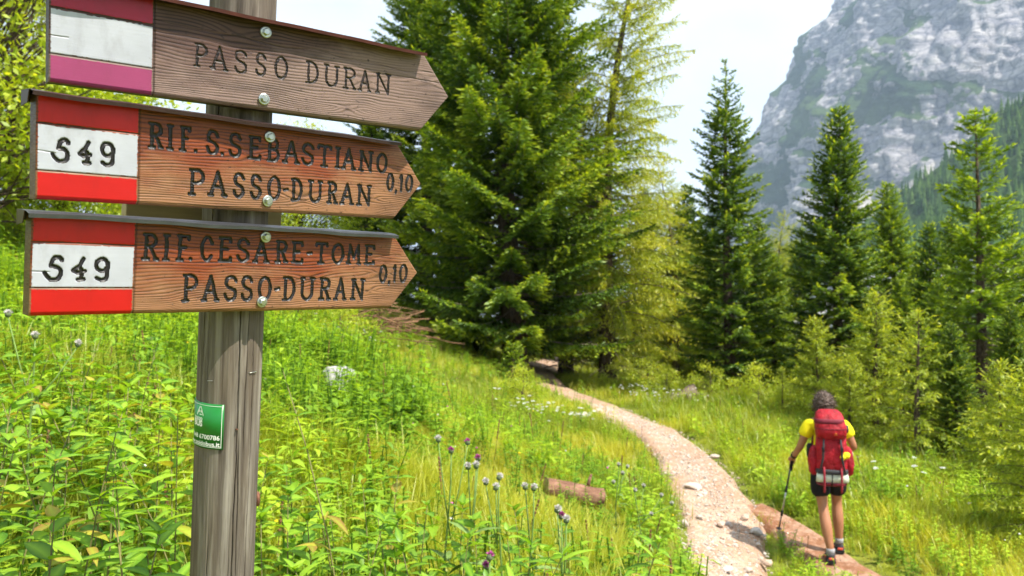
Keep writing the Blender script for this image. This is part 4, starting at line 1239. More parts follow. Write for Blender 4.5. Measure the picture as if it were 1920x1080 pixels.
FN = ground_at(1557, 1058, 4); FF = ground_at(1573, 1038, 4)
_v = FF - FN
if np.linalg.norm(_v[:2]) > 0.55: FF = FN + _v * 0.55 / np.linalg.norm(_v[:2]); FF[2] = gz(FF[0], FF[1])
HY_ = FN[1] + 0.16
HX_ = (1546 - 960) / FPX * HY_
HZ_ = FN[2] + 0.032
HK = HY_ * 1.0 / FPX * (1063 - 742) / 1.70 * 1.0          # metres per pixel over standing height
HROT = math.radians(-15)
person = empty('person', (HX_, HY_, HZ_), (0, 0, HROT))
HS = 0.94; person.scale = (HS, HS, HS)
setp(person, 'hiker in yellow shirt and black shorts walking away along the reddish trail', 'person')
_inv = (Matrix.Translation((HX_, HY_, HZ_)) @ Matrix.Rotation(HROT, 4, 'Z') @ Matrix.Scale(HS, 4)).inverted()
fn = _inv @ Vector((FN[0], FN[1], FN[2] + 0.03)); ff = _inv @ Vector((FF[0], FF[1], FF[2] + 0.03))
ank_n = fn + Vector((0, -0.03, 0.10)); ank_f = ff + Vector((0, -0.04, 0.11))
hipL, hipR = Vector((-0.085, 0, 0.90)), Vector((0.085, 0, 0.90))
kneeL = (hipL + ank_n) / 2 + Vector((-0.01, 0.05, 0.02)); kneeR = (hipR + ank_f) / 2 + Vector((0.0, 0.07, 0.02))
elbL, wriL = Vector((-0.265, 0.00, 1.12)), Vector((-0.325, 0.17, 0.985))
elbR, wriR = Vector((0.27, -0.01, 1.13)), Vector((0.21, 0.22, 1.06))
def hand(mb, w, d, side):
    """palm with five curled fingers closed on a handle"""
    d = d.normalized()
    mb.ell(w + d * 0.045, (0.040, 0.052, 0.026), d.to_track_quat('Y', 'Z').to_matrix(), 10, 7)
    lat = Vector((0, 0, 1))
    for k, ln in enumerate((0.062, 0.07, 0.066, 0.052)):
        b = w + d * 0.085 + lat * (0.030 - 0.020 * k)
        inn = Vector((side, 0, 0))
        mb.tube([b - d * 0.01, b + d * 0.022, b + d * 0.024 + inn * ln * 0.5, b - d * 0.004 + inn * ln * 0.72], [0.0095, 0.0095, 0.0085, 0.0065], 6)
    b = w + d * 0.03 + lat * 0.03
    mb.tube([b, b + d * 0.02 + lat * 0.018 + Vector((side * 0.02, 0, 0)), b + d * 0.05 + lat * 0.02 + Vector((side * 0.036, 0, 0))], [0.012, 0.0105, 0.008], 6)
ex = MB()
hand(ex, wriL, (wriL - elbL), 1); hand(ex, wriR, (wriR - elbR), -1)
HC = Vector((-0.020, 0.075, 1.575))
face = Vector((-0.35, 0.93, -0.05)).normalized()
sdv = Vector((face.y, -face.x, 0)).normalized()
ex.ell(HC + Vector((0, 0, -0.005)), (0.078, 0.096, 0.112), face.to_track_quat('Y', 'Z').to_matrix(), 18, 12)
ex.ell(HC + face * 0.072 + Vector((0, 0, -0.072)), (0.042, 0.035, 0.035), None, 12, 8)
ex.ell(HC + face * 0.098 + Vector((0, 0, -0.022)), (0.013, 0.019, 0.022), face.to_track_quat('Y', 'Z').to_matrix(), 8, 6)
for s_ in (-1, 1):
    ex.ell(HC + sdv * s_ * 0.079 + Vector((0, 0, -0.018)), (0.010, 0.018, 0.030), face.to_track_quat('Y', 'Z').to_matrix(), 8, 6)
BV = [Vector((0, 0, .93)), Vector((0, 0.0, 1.08)), Vector((0, 0.02, 1.26)), Vector((0, 0.03, 1.40)), Vector((-.005, .05, 1.47)), Vector((-.015, .066, 1.54)),
      hipL, kneeL, (kneeL * .55 + ank_n * .45) + Vector((0, -0.02, 0)), ank_n, fn + Vector((0, 0.09, 0.035)),
      hipR, kneeR, (kneeR * .55 + ank_f * .45) + Vector((0, -0.02, 0)), ank_f, ff + Vector((0, 0.09, 0.035)),
      Vector((-.165, .01, 1.375)), elbL, wriL, Vector((.165, .01, 1.375)), elbR, wriR]
BE = [(0, 1), (1, 2), (2, 3), (3, 4), (4, 5), (0, 6), (6, 7), (7, 8), (8, 9), (9, 10), (0, 11), (11, 12), (12, 13), (13, 14), (14, 15), (3, 16), (16, 17), (17, 18), (3, 19), (19, 20), (20, 21)]
BR = [.125, .115, .135, .085, .05, .055, .092, .054, .064, .036, .034, .092, .054, .064, .036, .034, .055, .040, .028, .055, .040, .028]
obj('body', skin_mesh('body', BV, BE, BR, M_skin, 2, ex), person)
SV = [BV[1] + Vector((0, 0, -.06)), BV[1] + Vector((0, 0, .04)), BV[2], BV[3] + Vector((0, 0, -.01)), BV[16], BV[16].lerp(elbL, .62), BV[19], BV[19].lerp(elbR, .62)]
obj('shirt', skin_mesh('shirt', SV, [(0, 1), (1, 2), (2, 3), (3, 4), (4, 5), (3, 6), (6, 7)], [.150, .148, .165, .11, .088, .076, .088, .076], M_shirt), person)
qL, qR = hipL.lerp(kneeL, .80), hipR.lerp(kneeR, .80)
obj('shorts', skin_mesh('shorts', [Vector((0, 0, 1.03)), Vector((0, 0, .94)), hipL + Vector((-.01, 0, -.03)), qL, hipR + Vector((.01, 0, -.03)), qR], [(0, 1), (1, 2), (2, 3), (1, 4), (4, 5)],
                            [.150, .158, .122, .104, .122, .104], M_shorts), person)
# curly hair: displaced shell over the back and top of the head
def hair():
    nu, nv = 96, 64
    A, T = np.meshgrid(np.linspace(0, 2 * math.pi, nu, endpoint=False), np.linspace(0.02, math.pi * 0.80, nv), indexing='ij')
    d = np.stack([np.sin(T) * np.cos(A), np.sin(T) * np.sin(A), np.cos(T)], -1)
    fr = d @ np.array([face.x, face.y, 0])
    cut = np.clip((fr - 0.25) / 0.35, 0, 1) * np.clip((T - 0.8) / 0.4, 0, 1)
    r = 1.10 - cut * 0.34 + (fbm(d[..., 0] * 7, d[..., 1] * 7, d[..., 2] * 7, 5, 3) - 0.5) * 0.34 + (fbm(d[..., 0] * 15, d[..., 1] * 15, d[..., 2] * 15, 6, 2) - 0.5) * 0.16
    low = np.clip((T - 1.9) / 0.5, 0, 1)
    P = d * r[..., None] * np.array([0.096, 0.108, 0.116]) * (1 - 0.2 * low[..., None]) + np.array(HC) + np.array([0, -0.006, 0.0])
    idx = np.arange(nu * nv).reshape(nu, nv); nx_ = np.roll(idx, -1, 0)
    Fq = np.stack([idx[:, :-1], idx[:, 1:], nx_[:, 1:], nx_[:, :-1]], -1).reshape(-1, 4)
    return mesh_np('hair', P.reshape(-1, 3), Fq, M_hair, True)
def curls():
    rg = np.random.RandomState(3); n = 1500
    d = rg.normal(0, 1, (n, 3)); d /= np.linalg.norm(d, axis=1)[:, None]
    f = d @ np.array([face.x, face.y, 0]); k = (f < 0.30) & (d[:, 2] > -0.75) | (d[:, 2] > 0.6)
    d = d[k]; n = len(d)
    P = d * np.array([0.100, 0.112, 0.120]) + np.array(HC)
    D = d * 0.5 + rg.normal(0, .8, (n, 3)) + np.array([0, 0, -0.35])
    V, Fq, _ = leaf_cards(P, D, rg.normal(0, 1, (n, 3)), rg.uniform(.035, .07, n), rg.uniform(.004, .008, n), np.zeros(n))
    return mesh_np('curls', V, Fq, M_hair)
hr = obj('hair', hair(), person)
obj('curls', curls(), hr)
for s_ in (-1, 1):
    mb = MB(); mb.ell(HC + face * 0.088 + sdv * 0.032 * s_ + Vector((0, 0, 0.004)), (0.012, 0.008, 0.009), None, 8, 6); mb.obj('eye', simple('eye_dark', (0.05, 0.04, 0.03), 0.2), person)
mb = MB(); mb.ell(HC + face * 0.098 + Vector((0, 0, -0.062)), (0.024, 0.008, 0.007), face.to_track_quat('Y', 'Z').to_matrix(), 8, 6); mb.obj('mouth', simple('lips', (0.4, 0.13, 0.1), 0.5), person)
for foot, ank in ((fn, ank_n), (ff, ank_f)):
    mb = MB(); mb.tube([ank + Vector((0, 0, 0.025)), ank + Vector((0, 0, 0.005)), ank + Vector((0, 0.0, -0.03))], [0.043, 0.042, 0.042], 14); mb.obj('sock', M_sock, person)
    me = skin_mesh('shoe', [foot + Vector((0, -0.085, 0.045)), foot + Vector((0, -0.02, 0.058)), foot + Vector((0, 0.07, 0.042)), foot + Vector((0, 0.155, 0.030))], [(0, 1), (1, 2), (2, 3)], [(.046, .044), (.048, .052), (.050, .040), (.036, .024)], M_shoe, 2)
    sh = obj('shoe', me, person)
    mb = MB()
    ring = [(-.040, -.115), (.040, -.115), (.048, -.05), (.046, .06), (.050, .12), (.030, .185), (-.030, .185), (-.050, .12), (-.044, .06), (-.046, -.05)]
    n_ = len(ring)
    vs = [foot + Vector((x, y, -0.004)) for x, y in ring] + [foot + Vector((x, y, 0.026)) for x, y in ring]
    mb.add(vs, [tuple(range(n_ - 1, -1, -1)), tuple(range(n_, 2 * n_))] + [(k, (k + 1) % n_, n_ + (k + 1) % n_, n_ + k) for k in range(n_)]); mb.obj('sole', M_sole, sh, smooth=False)
    mb = MB(); mb.box(foot + Vector((0, -0.112, 0.042)), (0.050, 0.012, 0.022)); mb.box(foot + Vector((0.047, 0.03, 0.034)), (0.008, 0.09, 0.014)); mb.box(foot + Vector((-0.047, 0.03, 0.034)), (0.008, 0.09, 0.014))
    mb.obj('trim', M_accent, sh, bevel=0.003)
mb = MB(); mb.tube([wriL + (elbL - wriL).normalized() * 0.02, wriL + (elbL - wriL).normalized() * 0.04], 0.036, 14); mb.obj('wristwatch', M_grip, person)

# ------------------------------------------------------------------ backpack (on the person's back, a thing of its own)
def soft_box(rows, n=20, p=3.2):
    """lofted rounded box: rows of (z, cx, cy, half width, half depth)"""
    mb = MB(); vs = []
    for (z, cx, cy, a, b) in rows:
        for k in range(n):
            w = 2 * math.pi * k / n; c, s = math.cos(w), math.sin(w)
            vs.append((cx + a * math.copysign(abs(c) ** (2 / p), c), cy + b * math.copysign(abs(s) ** (2 / p), s), z))
    fs = []
    for i in range(len(rows) - 1):
        for k in range(n):
            k2 = (k + 1) % n; fs.append((i * n + k, i * n + k2, (i + 1) * n + k2, (i + 1) * n + k))
    fs += [tuple(range(n - 1, -1, -1)), tuple((len(rows) - 1) * n + k for k in range(n))]
    return mb.add(vs, fs)
pack = empty('backpack', (HX_, HY_, HZ_), (0, 0, HROT)); pack.scale = (HS * 0.93, HS, HS * 1.08); pack.location.z += 1.545 * HS * -0.08 + 0.0
setp(pack, 'large red trekking backpack with pale mat strapped below, worn by the hiker', 'backpack')
soft_box([(0.905, 0.01, -.24, .12, .07), (0.92, 0.01, -.25, .155, .105), (1.02, 0.01, -.26, .165, .12), (1.18, 0.012, -.26, .165, .12), (1.29, 0.012, -.25, .155, .11), (1.325, 0.012, -.24, .13, .085)]).obj('main_bag', M_packr, pack)
lid = soft_box([(1.285, 0.012, -.265, .13, .11), (1.30, 0.010, -.27, .158, .14), (1.38, 0.008, -.27, .165, .145), (1.455, 0.0, -.255, .155, .125), (1.515, -0.004, -.235, .135, .095), (1.545, -0.006, -.22, .095, .055)]).obj('lid', M_packr, pack)
soft_box([(1.375, 0.008, -.27, .167, .147), (1.383, 0.008, -.27, .168, .148)]).obj('lid_seam', M_packd, lid)
soft_box([(1.425, -0.002, -.262, .160, .133), (1.456, -0.003, -.255, .158, .128), (1.470, -0.003, -.250, .150, .122)]).obj('lid_panel', M_packd, lid)
mb = MB(); mb.tube([(0.028, -.4185, 1.330), (0.040, -.4195, 1.345), (0.050, -.419, 1.338), (0.062, -.418, 1.330), (0.030, -.4185, 1.326)], 0.003, 5); mb.obj('logo', M_logo, lid)
for s_ in (-1, 1):
    soft_box([(0.93, 0.01 + s_ * .17, -.225, .030, .06), (0.95, 0.01 + s_ * .18, -.225, .046, .085), (1.06, 0.01 + s_ * .19, -.225, .050, .09), (1.17, 0.01 + s_ * .178, -.225, .040, .075), (1.20, 0.01 + s_ * .17, -.225, .022, .05)], 14).obj('side_pocket', M_packr, pack)
    mb = MB(); mb.tube([(s_ * .085 + .01, -.385, 1.285), (s_ * .092 + .01, -.392, 1.20), (s_ * .098 + .01, -.392, 1.10), (s_ * .125 + .01, -.378, 0.99), (s_ * .155 + .01, -.34, 0.93)], [0.010, 0.013, 0.012, 0.009, 0.008], 6); mb.obj('strap', M_strap, pack)
    mb = MB(); mb.box((s_ * .096 + .01, -.400, 1.19), (0.028, 0.014, 0.040)); mb.obj('buckle', M_grip, pack, bevel=0.004)
    mb = MB(); mb.tube([(s_ * .088 + .01, -.375, 1.02), (s_ * .088 + .01, -.405, 0.98), (s_ * .088 + .01, -.418, 0.90), (s_ * .088 + .01, -.40, 0.83), (s_ * .088 + .01, -.395, 0.79)], [0.012] * 5, 6); mb.obj('lower_strap', M_rstrap, pack)
    mb = MB()
    mb.tube([(s_ * .09, -.14, 1.40), (s_ * .10, -.02, 1.475), (s_ * .105, .10, 1.40), (s_ * .12, .15, 1.25), (s_ * .155, .06, 1.08), (s_ * .16, -.12, 1.0)], 0.022, 8); mb.obj('shoulder_strap', M_packd, pack)
mb = MB(); mb.tube([(-.145, -.320, .925), (-.10, -.330, .918), (0.01, -.334, .915), (.12, -.330, .918), (.165, -.320, .925)], 0.050, 16); mm = mb.obj('rolled_mat', M_mat, pack)
mb = MB(); mb.tube([(0.005, -.40, .965), (0.003, -.402, .905), (0.0, -.38, .853)], 0.006, 5); mb.obj('mat_cord', M_grip, mm)
soft_box([(0.835, 0.01, -.25, .13, .07), (0.85, 0.01, -.26, .155, .11), (0.872, 0.01, -.265, .16, .12)]).obj('bottom_panel', M_packd, pack)
soft_box([(0.955, 0.01, -.265, .164, .118), (0.965, 0.01, -.27, .170, .126), (0.990, 0.01, -.27, .170, .126), (1.0, 0.01, -.265, .164, .118)]).obj('lower_band', M_strap, pack)
soft_box([(1.085, -.205, -.20, .024, .024), (1.10, -.205, -.20, .032, .03), (1.19, -.205, -.20, .032, .03), (1.215, -.205, -.20, .020, .02)], 14).obj('bottle_holder', M_grip, pack)
mb = MB(); mb.ell((.150, -.36, 1.135), (.042, .030, .030), None, 12, 8, 0.18, 3); mb.ell((.115, -.375, 1.12), (.030, .024, .026), None, 10, 7, 0.2, 5); mb.obj('yellow_cloth', M_yel, pack)
soft_box([(1.105, .205, -.23, .035, .04), (1.13, .205, -.23, .038, .045), (1.155, .205, -.23, .033, .04)], 12).obj('grey_pouch', M_sock, pack)
soft_box([(1.33, .175, -.22, .022, .03), (1.36, .178, -.22, .026, .034), (1.40, .178, -.22, .02, .028)], 12).obj('rolled_strap', M_strap, pack)
mb = MB(); mb.tube([(.19, -.22, .985), (.235, -.21, 1.0), (.262, -.20, 1.03)], [0.007, 0.007, 0.006], 6); mb.obj('loose_strap', M_strap, pack)
mb = MB(); mb.tube([(-.17, -.30, .985), (-.195, -.27, .95), (-.20, -.24, .92)], [0.007, 0.007, 0.006], 6); mb.obj('loose_strap', M_strap, pack)
mb = MB(); mb.tube([(-.15, -.12, 1.02), (-.17, .04, 1.0), (-.10, .15, .99), (.10, .15, .99), (.17, .04, 1.0), (.15, -.12, 1.02)], 0.028, 8); mb.obj('hip_belt', M_packd, pack)

# ------------------------------------------------------------------ trekking pole
tipw = ground_at(1459, 1006, 4)
hw = Matrix.Translation((HX_, HY_, HZ_)) @ Matrix.Rotation(HROT, 4, 'Z') @ Matrix.Scale(HS, 4) @ (wriL + (wriL - elbL).normalized() * 0.095 + Vector((0.018, 0, 0.015)))
pole = empty('trekking_pole', (0, 0, 0))
setp(pole, 'black trekking pole held in the hiker left hand', 'trekking pole')
tw = Vector(tipw) + Vector((0, 0, 0.03)); ax = (hw - tw).normalized(); topw = hw + ax * 0.07
mb = MB(); mb.tube([hw - ax * 0.10, hw - ax * 0.06, hw + ax * 0.02, topw, topw + ax * 0.012], [0.011, 0.016, 0.015, 0.019, 0.012], 10); mb.obj('grip', M_grip, pole)
_l = (hw - tw).length
mb = MB(); mb.tube([tw + ax * _l * 0.60, hw - ax * 0.09], 0.0095, 8); mb.obj('shaft', M_alu, pole)
mb = MB(); mb.tube([tw + ax * _l * 0.28, tw + ax * _l * 0.60], 0.0080, 8); mb.obj('shaft', M_tipalu, pole)
mb = MB(); mb.tube([tw + ax * 0.05, tw + ax * _l * 0.28], 0.0075, 8); mb.obj('shaft', M_alu, pole)
for q in (0.28, 0.60):
    mb = MB(); mb.tube([tw + ax * (_l * q - 0.03), tw + ax * (_l * q + 0.03)], 0.0135, 8); mb.obj('clamp', M_grip, pole)
mb = MB(); mb.tube([tw + ax * 0.055, tw + ax * 0.062], [0.030, 0.026], 12); mb.obj('basket', M_grip, pole)
mb = MB(); mb.tube([tw - ax * 0.035, tw + ax * 0.055], [0.003, 0.007], 8); mb.obj('tip', M_tipalu, pole)
mb = MB(); mb.tube([topw - ax * .01, topw + Vector((-0.02, -0.02, -0.05)), topw + Vector((-0.035, -0.03, -0.13)), topw + Vector((-0.028, -0.02, -0.18)), topw + Vector((-0.01, -0.01, -0.11))], 0.008, 6); mb.obj('wrist_loop', M_grip, pole)
# ------------------------------------------------------------------ scatter of uncountable growth (one object each)
def scatter(name, protos, pts, rot, scl, idx, tint, label, cat):
    coll = bpy.data.collections.new(name + '_kinds')
    for i, me in enumerate(protos):
        coll.objects.link(bpy.data.objects.new('%s_kind_%02d' % (name, i), me))
    pts = np.asarray(pts, np.float32)
    me = bpy.data.meshes.new(name)
    me.vertices.add(len(pts)); me.vertices.foreach_set('co', pts.ravel())
    a = me.attributes.new('rot', 'FLOAT_VECTOR', 'POINT'); a.data.foreach_set('vector', np.asarray(rot, np.float32).ravel())
    a = me.attributes.new('scl', 'FLOAT', 'POINT'); a.data.foreach_set('value', np.asarray(scl, np.float32))
    a = me.attributes.new('idx', 'INT', 'POINT'); a.data.foreach_set('value', np.asarray(idx, np.int32))
    a = me.attributes.new('tint', 'FLOAT', 'POINT'); a.data.foreach_set('value', np.asarray(tint, np.float32))
    me.update()
    o = obj(name, me)
    ng = bpy.data.node_groups.new(name, 'GeometryNodeTree')
    ng.interface.new_socket('Geometry', in_out='INPUT', socket_type='NodeSocketGeometry')
    ng.interface.new_socket('Geometry', in_out='OUTPUT', socket_type='NodeSocketGeometry')
    N, L = ng.nodes, ng.links
    gi, go = N.new('NodeGroupInput'), N.new('NodeGroupOutput')
    ci = N.new('GeometryNodeCollectionInfo'); ci.inputs['Collection'].default_value = coll
    ci.inputs['Separate Children'].default_value = True; ci.inputs['Reset Children'].default_value = True
    ip = N.new('GeometryNodeInstanceOnPoints'); ip.inputs['Pick Instance'].default_value = True
    def na(nm, ty):
        n = N.new('GeometryNodeInputNamedAttribute'); n.data_type = ty; n.inputs['Name'].default_value = nm
        return [s for s in n.outputs if s.enabled and s.name == 'Attribute'][0]
    er = N.new('FunctionNodeEulerToRotation')
    L.new(na('rot', 'FLOAT_VECTOR'), er.inputs[0]); L.new(er.outputs[0], ip.inputs['Rotation'])
    L.new(na('scl', 'FLOAT'), ip.inputs['Scale']); L.new(na('idx', 'INT'), ip.inputs['Instance Index'])
    L.new(gi.outputs[0], ip.inputs['Points']); L.new(ci.outputs[0], ip.inputs['Instance'])
    L.new(ip.outputs[0], go.inputs[0])
    md = o.modifiers.new('scatter', 'NODES'); md.node_group = ng
    setp(o, label, cat, kind='stuff')
    return o
def tint_mat(name, a, b, c, trans=0.45, gloss=0.02):
    t = NT(name)
    q = t.attr('tint', True); s = t.attr('age')
    col = t.ramp(q, [(0.0, a), (0.5, b), (1.0, c)])
    col = t.mix(t.rng(s, 0, 1, 0.0, 0.35), col, tuple(min(1, k * 1.5) for k in c))
    tc = t.mix(1.0, col, (1.4, 1.3, 0.55), 'MULTIPLY')
    return t.leaf(col, trans, tc, 0.4, gloss)
M_grass = tint_mat('grass_blades', (0.14, 0.22, 0.016), (0.29, 0.36, 0.022), (0.46, 0.45, 0.045), 0.44, 0.03)
M_herb = tint_mat('herb_leaves', (0.065, 0.18, 0.016), (0.17, 0.32, 0.022), (0.33, 0.45, 0.032), 0.45, 0.02)
M_wfl = simple('white_petals', (0.60, 0.60, 0.56), 0.8, 0.1, 50, 0.2, 0, 0, 0)
M_yfl = simple('yellow_petals', (0.80, 0.55, 0.02), 0.8, 0.1, 50, 0.2, 0, 0, 0)
M_pfl = simple('pink_petals', (0.45, 0.10, 0.28), 0.8, 0.2, 50, 0.2, 0, 0, 0)

def grass_tuft(seed, n, h, spread, w):
    rg = np.random.RandomState(seed)
    V, Fq, A = [], [], []
    for i in range(n):
        az = rg.uniform(0, 6.28); p = np.array([rg.normal(0, spread), rg.normal(0, spread), 0])
        hh = h * rg.uniform(0.45, 1.15); ln = rg.uniform(0.1, 0.75) * hh
        d = np.array([math.cos(az), math.sin(az), 0]); s = np.array([-d[1], d[0], 0])
        ww = w * rg.uniform(0.6, 1.3)
        b = len(V)
        for q, k in ((0, 1.0), (0.5, 0.85), (1.0, 0.06)):
            c = p + d * ln * q * q + np.array([0, 0, 1]) * hh * (q - 0.22 * q * q * (ln / hh))
            V += [c - s * ww * k / 2, c + s * ww * k / 2]; A += [q * 0.8, q * 0.8]
        Fq += [(b, b + 1, b + 3, b + 2), (b + 2, b + 3, b + 5, b + 4)]
    return mesh_np('grass_tuft', np.array(V), np.array(Fq), M_grass, False, {'age': A})
def leaf_pts(p, d, up, ln, wd, droop, nseg=4):
    """curved pointed leaf, folded a little along the midrib: vertices, quads"""
    d = d / np.linalg.norm(d); s = np.cross(d, up); s /= np.linalg.norm(s) + 1e-9; n = np.cross(s, d)
    V, F = [], []
    for i in range(nseg + 1):
        q = i / nseg
        w = wd * 0.5 * (math.sin(math.pi * min(1, q ** 0.75 * 0.97 + 0.03)) ** 0.9) + 0.0006
        c = p + d * ln * q - n * droop * ln * q * q
        V += [c - s * w + n * w * 0.28, c, c + s * w + n * w * 0.28]
    for i in range(nseg):
        a = 3 * i; F += [(a, a + 1, a + 4, a + 3), (a + 1, a + 2, a + 5, a + 4)]
    return V, F
def herb_sprig(seed, h, nl, ln, wd):
    rg = np.random.RandomState(seed)
    V, Fq, A = [], [], []
    lean = rg.normal(0, 0.16, 2)
    for i in range(nl):
        f = (i + 0.6) / nl; az = i * 2.4 + rg.uniform(-.4, .4)
        p = np.array([lean[0] * f * f * h, lean[1] * f * f * h, f * h])
        d = np.array([math.cos(az), math.sin(az), rg.uniform(0.0, 0.55)])
        l_ = ln * (1.15 - 0.5 * f) * rg.uniform(0.7, 1.2)
        b = len(V)
        v, f_ = leaf_pts(p, d, np.array([0, 0, 1.0]), l_, wd * rg.uniform(.8, 1.2) * l_ / ln, rg.uniform(0.1, 0.5), 3)
        V += v; Fq += [tuple(k + b for k in q) for q in f_]; A += [0.3 + 0.5 * f + rg.uniform(-.2, .2)] * len(v)
    b = len(V)                                                    # stem
    for q in (0, 1.0):
        for k in range(3):
            V.append(np.array([lean[0] * q * h + 0.003 * math.cos(k * 2.1), lean[1] * q * h + 0.003 * math.sin(k * 2.1), q * h])); A.append(0.2)
    Fq += [(b + k, b + (k + 1) % 3, b + 3 + (k + 1) % 3, b + 3 + k) for k in range(3)]
    return mesh_np('herb_sprig', np.array(V), np.array(Fq), M_herb, False, {'age': np.clip(A, 0, 1)})

RG = np.random.RandomState(2)
def frustum_pts(n, y0, y1, pw, margin=1.2):
    u = RG.uniform(0, 1, n)
    if abs(pw - 1) < 1e-3: Y = y0 * (y1 / y0) ** u
    else: Y = (y0 ** (1 - pw) + u * (y1 ** (1 - pw) - y0 ** (1 - pw))) ** (1 / (1 - pw))
    X = RG.uniform(-1, 1, n) * (Y * 0.70 + margin)
    return X, Y
_lg = ground_at(1075, 925, 4); _bd = ground_at(636, 738, 4)
CLEAR = [(_lg[0] + dx, _lg[1] + dy, 0.17) for dx in (-.25, 0, .2) for dy in (-0.4, -0.15)] + [(_bd[0], _bd[1] - q, 0.22) for q in (0, .3, .6, .9)]
def keep_clear(X, Y, m=0.05):
    k = path_dist(X, Y) > m + RG.normal(0, 0.05, len(X))
    for cx, cy, r in CLEAR:
        pass
    return k
def low_spots(X, Y):
    s = np.ones(len(X))
    for cx, cy, r in CLEAR:
        s = np.where(np.hypot(X - cx, Y - cy) < r, np.minimum(s, 0.55), s)
    return s
def mk(n): return np.stack([RG.normal(0, .12, n), RG.normal(0, .12, n), RG.uniform(0, 6.28, n)], -1)

# grass
tufts = [grass_tuft(i, 26, 0.22, 0.045, 0.0045) for i in range(4)] + [grass_tuft(10 + i, 34, 0.26, 0.14, 0.010) for i in range(3)]
X1, Y1 = frustum_pts(15000, 1.6, 9.0, 0.6)
X2, Y2 = frustum_pts(16000, 8.0, 30.0, 0.7, 2.0)
X3 = np.r_[RG.uniform(-4.5, 2.6, 11000), RG.uniform(-3.2, 0.6, 1600)]; Y3 = np.r_[RG.uniform(4.8, 14.5, 11000), RG.uniform(1.8, 5.5, 1600)]
X = np.r_[X1, X2, X3]; Y = np.r_[Y1, Y2, Y3]; ID = np.r_[RG.randint(0, 4, len(X1)), RG.randint(4, 7, len(X2)), RG.randint(0, 4, len(X3))]
k = keep_clear(X, Y, 0.07)
# the wedge of turf between the two trails keeps its grass; the forest floor is thinner
k &= ~((Y > 24) & (RG.rand(len(X)) < 0.4))
X, Y, ID = X[k], Y[k], ID[k]
patch = fbm(X * 0.5, Y * 0.5, 0, 71, 3)
S = (0.65 + 0.9 * patch) * RG.uniform(0.7, 1.3, len(X)) * np.where((X > 1.0) & (Y < 18), 0.85, 0.9)
S *= np.where((Y < 5.6) & (X < 0.6), 1.7, 1.0) * low_spots(X, Y) * np.where((X < 1.2) & (Y > 5.5), 0.66, 1.0); pd = path_dist(X, Y); S *= np.clip(0.45 + pd * 0.8, 0.45, 1.0)
T = np.clip(np.where((Y < 6) & (X < 0.6), 0.4, 0.55) + (fbm(X * 0.7, Y * 0.7, 0, 72, 3) - 0.5) * 2.4 + RG.normal(0, .16, len(X)), 0, 1)
scatter('grass', tufts, np.stack([X, Y, gz(X, Y) - 0.015], -1), mk(len(X)), S, ID, T, 'yellow green meadow grass covering the slope', 'grass')
# low leafy herbs
sprigs = [herb_sprig(i, 0.16 + 0.03 * i, 9 + i, 0.075, 0.034) for i in range(4)] + [herb_sprig(20 + i, 0.30 + 0.05 * i, 13, 0.085, 0.036) for i in range(3)] + [herb_sprig(30, 0.24, 20, 0.045, 0.038), herb_sprig(31, 0.34, 26, 0.05, 0.030), herb_sprig(32, 0.36, 12, 0.15, 0.016), herb_sprig(33, 0.26, 10, 0.12, 0.060)]
X1, Y1 = frustum_pts(17000, 1.7, 10.5, 0.6)
X2, Y2 = frustum_pts(9000, 9, 26, 0.8, 2)
X = np.r_[X1, X2]; Y = np.r_[Y1, Y2]
lefty = (X < -0.12 * Y - 0.2 + (fbm(X * .9, Y * .9, 0, 88, 3) - .5) * 3.2) | ((Y < 4.6) & (X < 1.0))
dens = np.where(lefty, 1.0, 0.75) * np.where(fbm(X * 1.3, Y * 1.3, 0, 75, 3) > 0.43, 1, 0.3)
k = keep_clear(X, Y, 0.10) & (RG.rand(len(X)) < dens) & (np.hypot(X + 0.45, Y - 1.5) > 0.25)
X, Y, lefty = X[k], Y[k], lefty[k]
tall = lefty & (RG.rand(len(X)) < 0.55)
ID = np.where(tall, RG.randint(4, 7, len(X)), RG.randint(0, 4, len(X)))
spc = fbm(X * 1.0 + 7, Y * 1.0, 0, 83, 3) + RG.normal(0, .06, len(X))
ID = np.where(spc < 0.40, 7 + RG.randint(0, 2, len(X)), np.where(spc > 0.60, 9, np.where((spc > 0.55) & (RG.rand(len(X)) < .7), 10, ID)))
S = RG.uniform(0.75, 1.35, len(X)) * np.where(lefty, 1.15, 0.8) * np.where(Y > 9, 1.3, 1) * low_spots(X, Y)
T = np.clip(np.where(Y < 6, 0.36, 0.46) + (fbm(X * 1.6, Y * 1.6, 0, 79, 3) - 0.5) * 3.0 + RG.normal(0, .2, len(X)), 0, 1)
scatter('undergrowth', sprigs, np.stack([X, Y, gz(X, Y) - 0.01], -1), mk(len(X)), S, ID, T, 'thick low leafy herbs carpeting the bank', 'undergrowth')
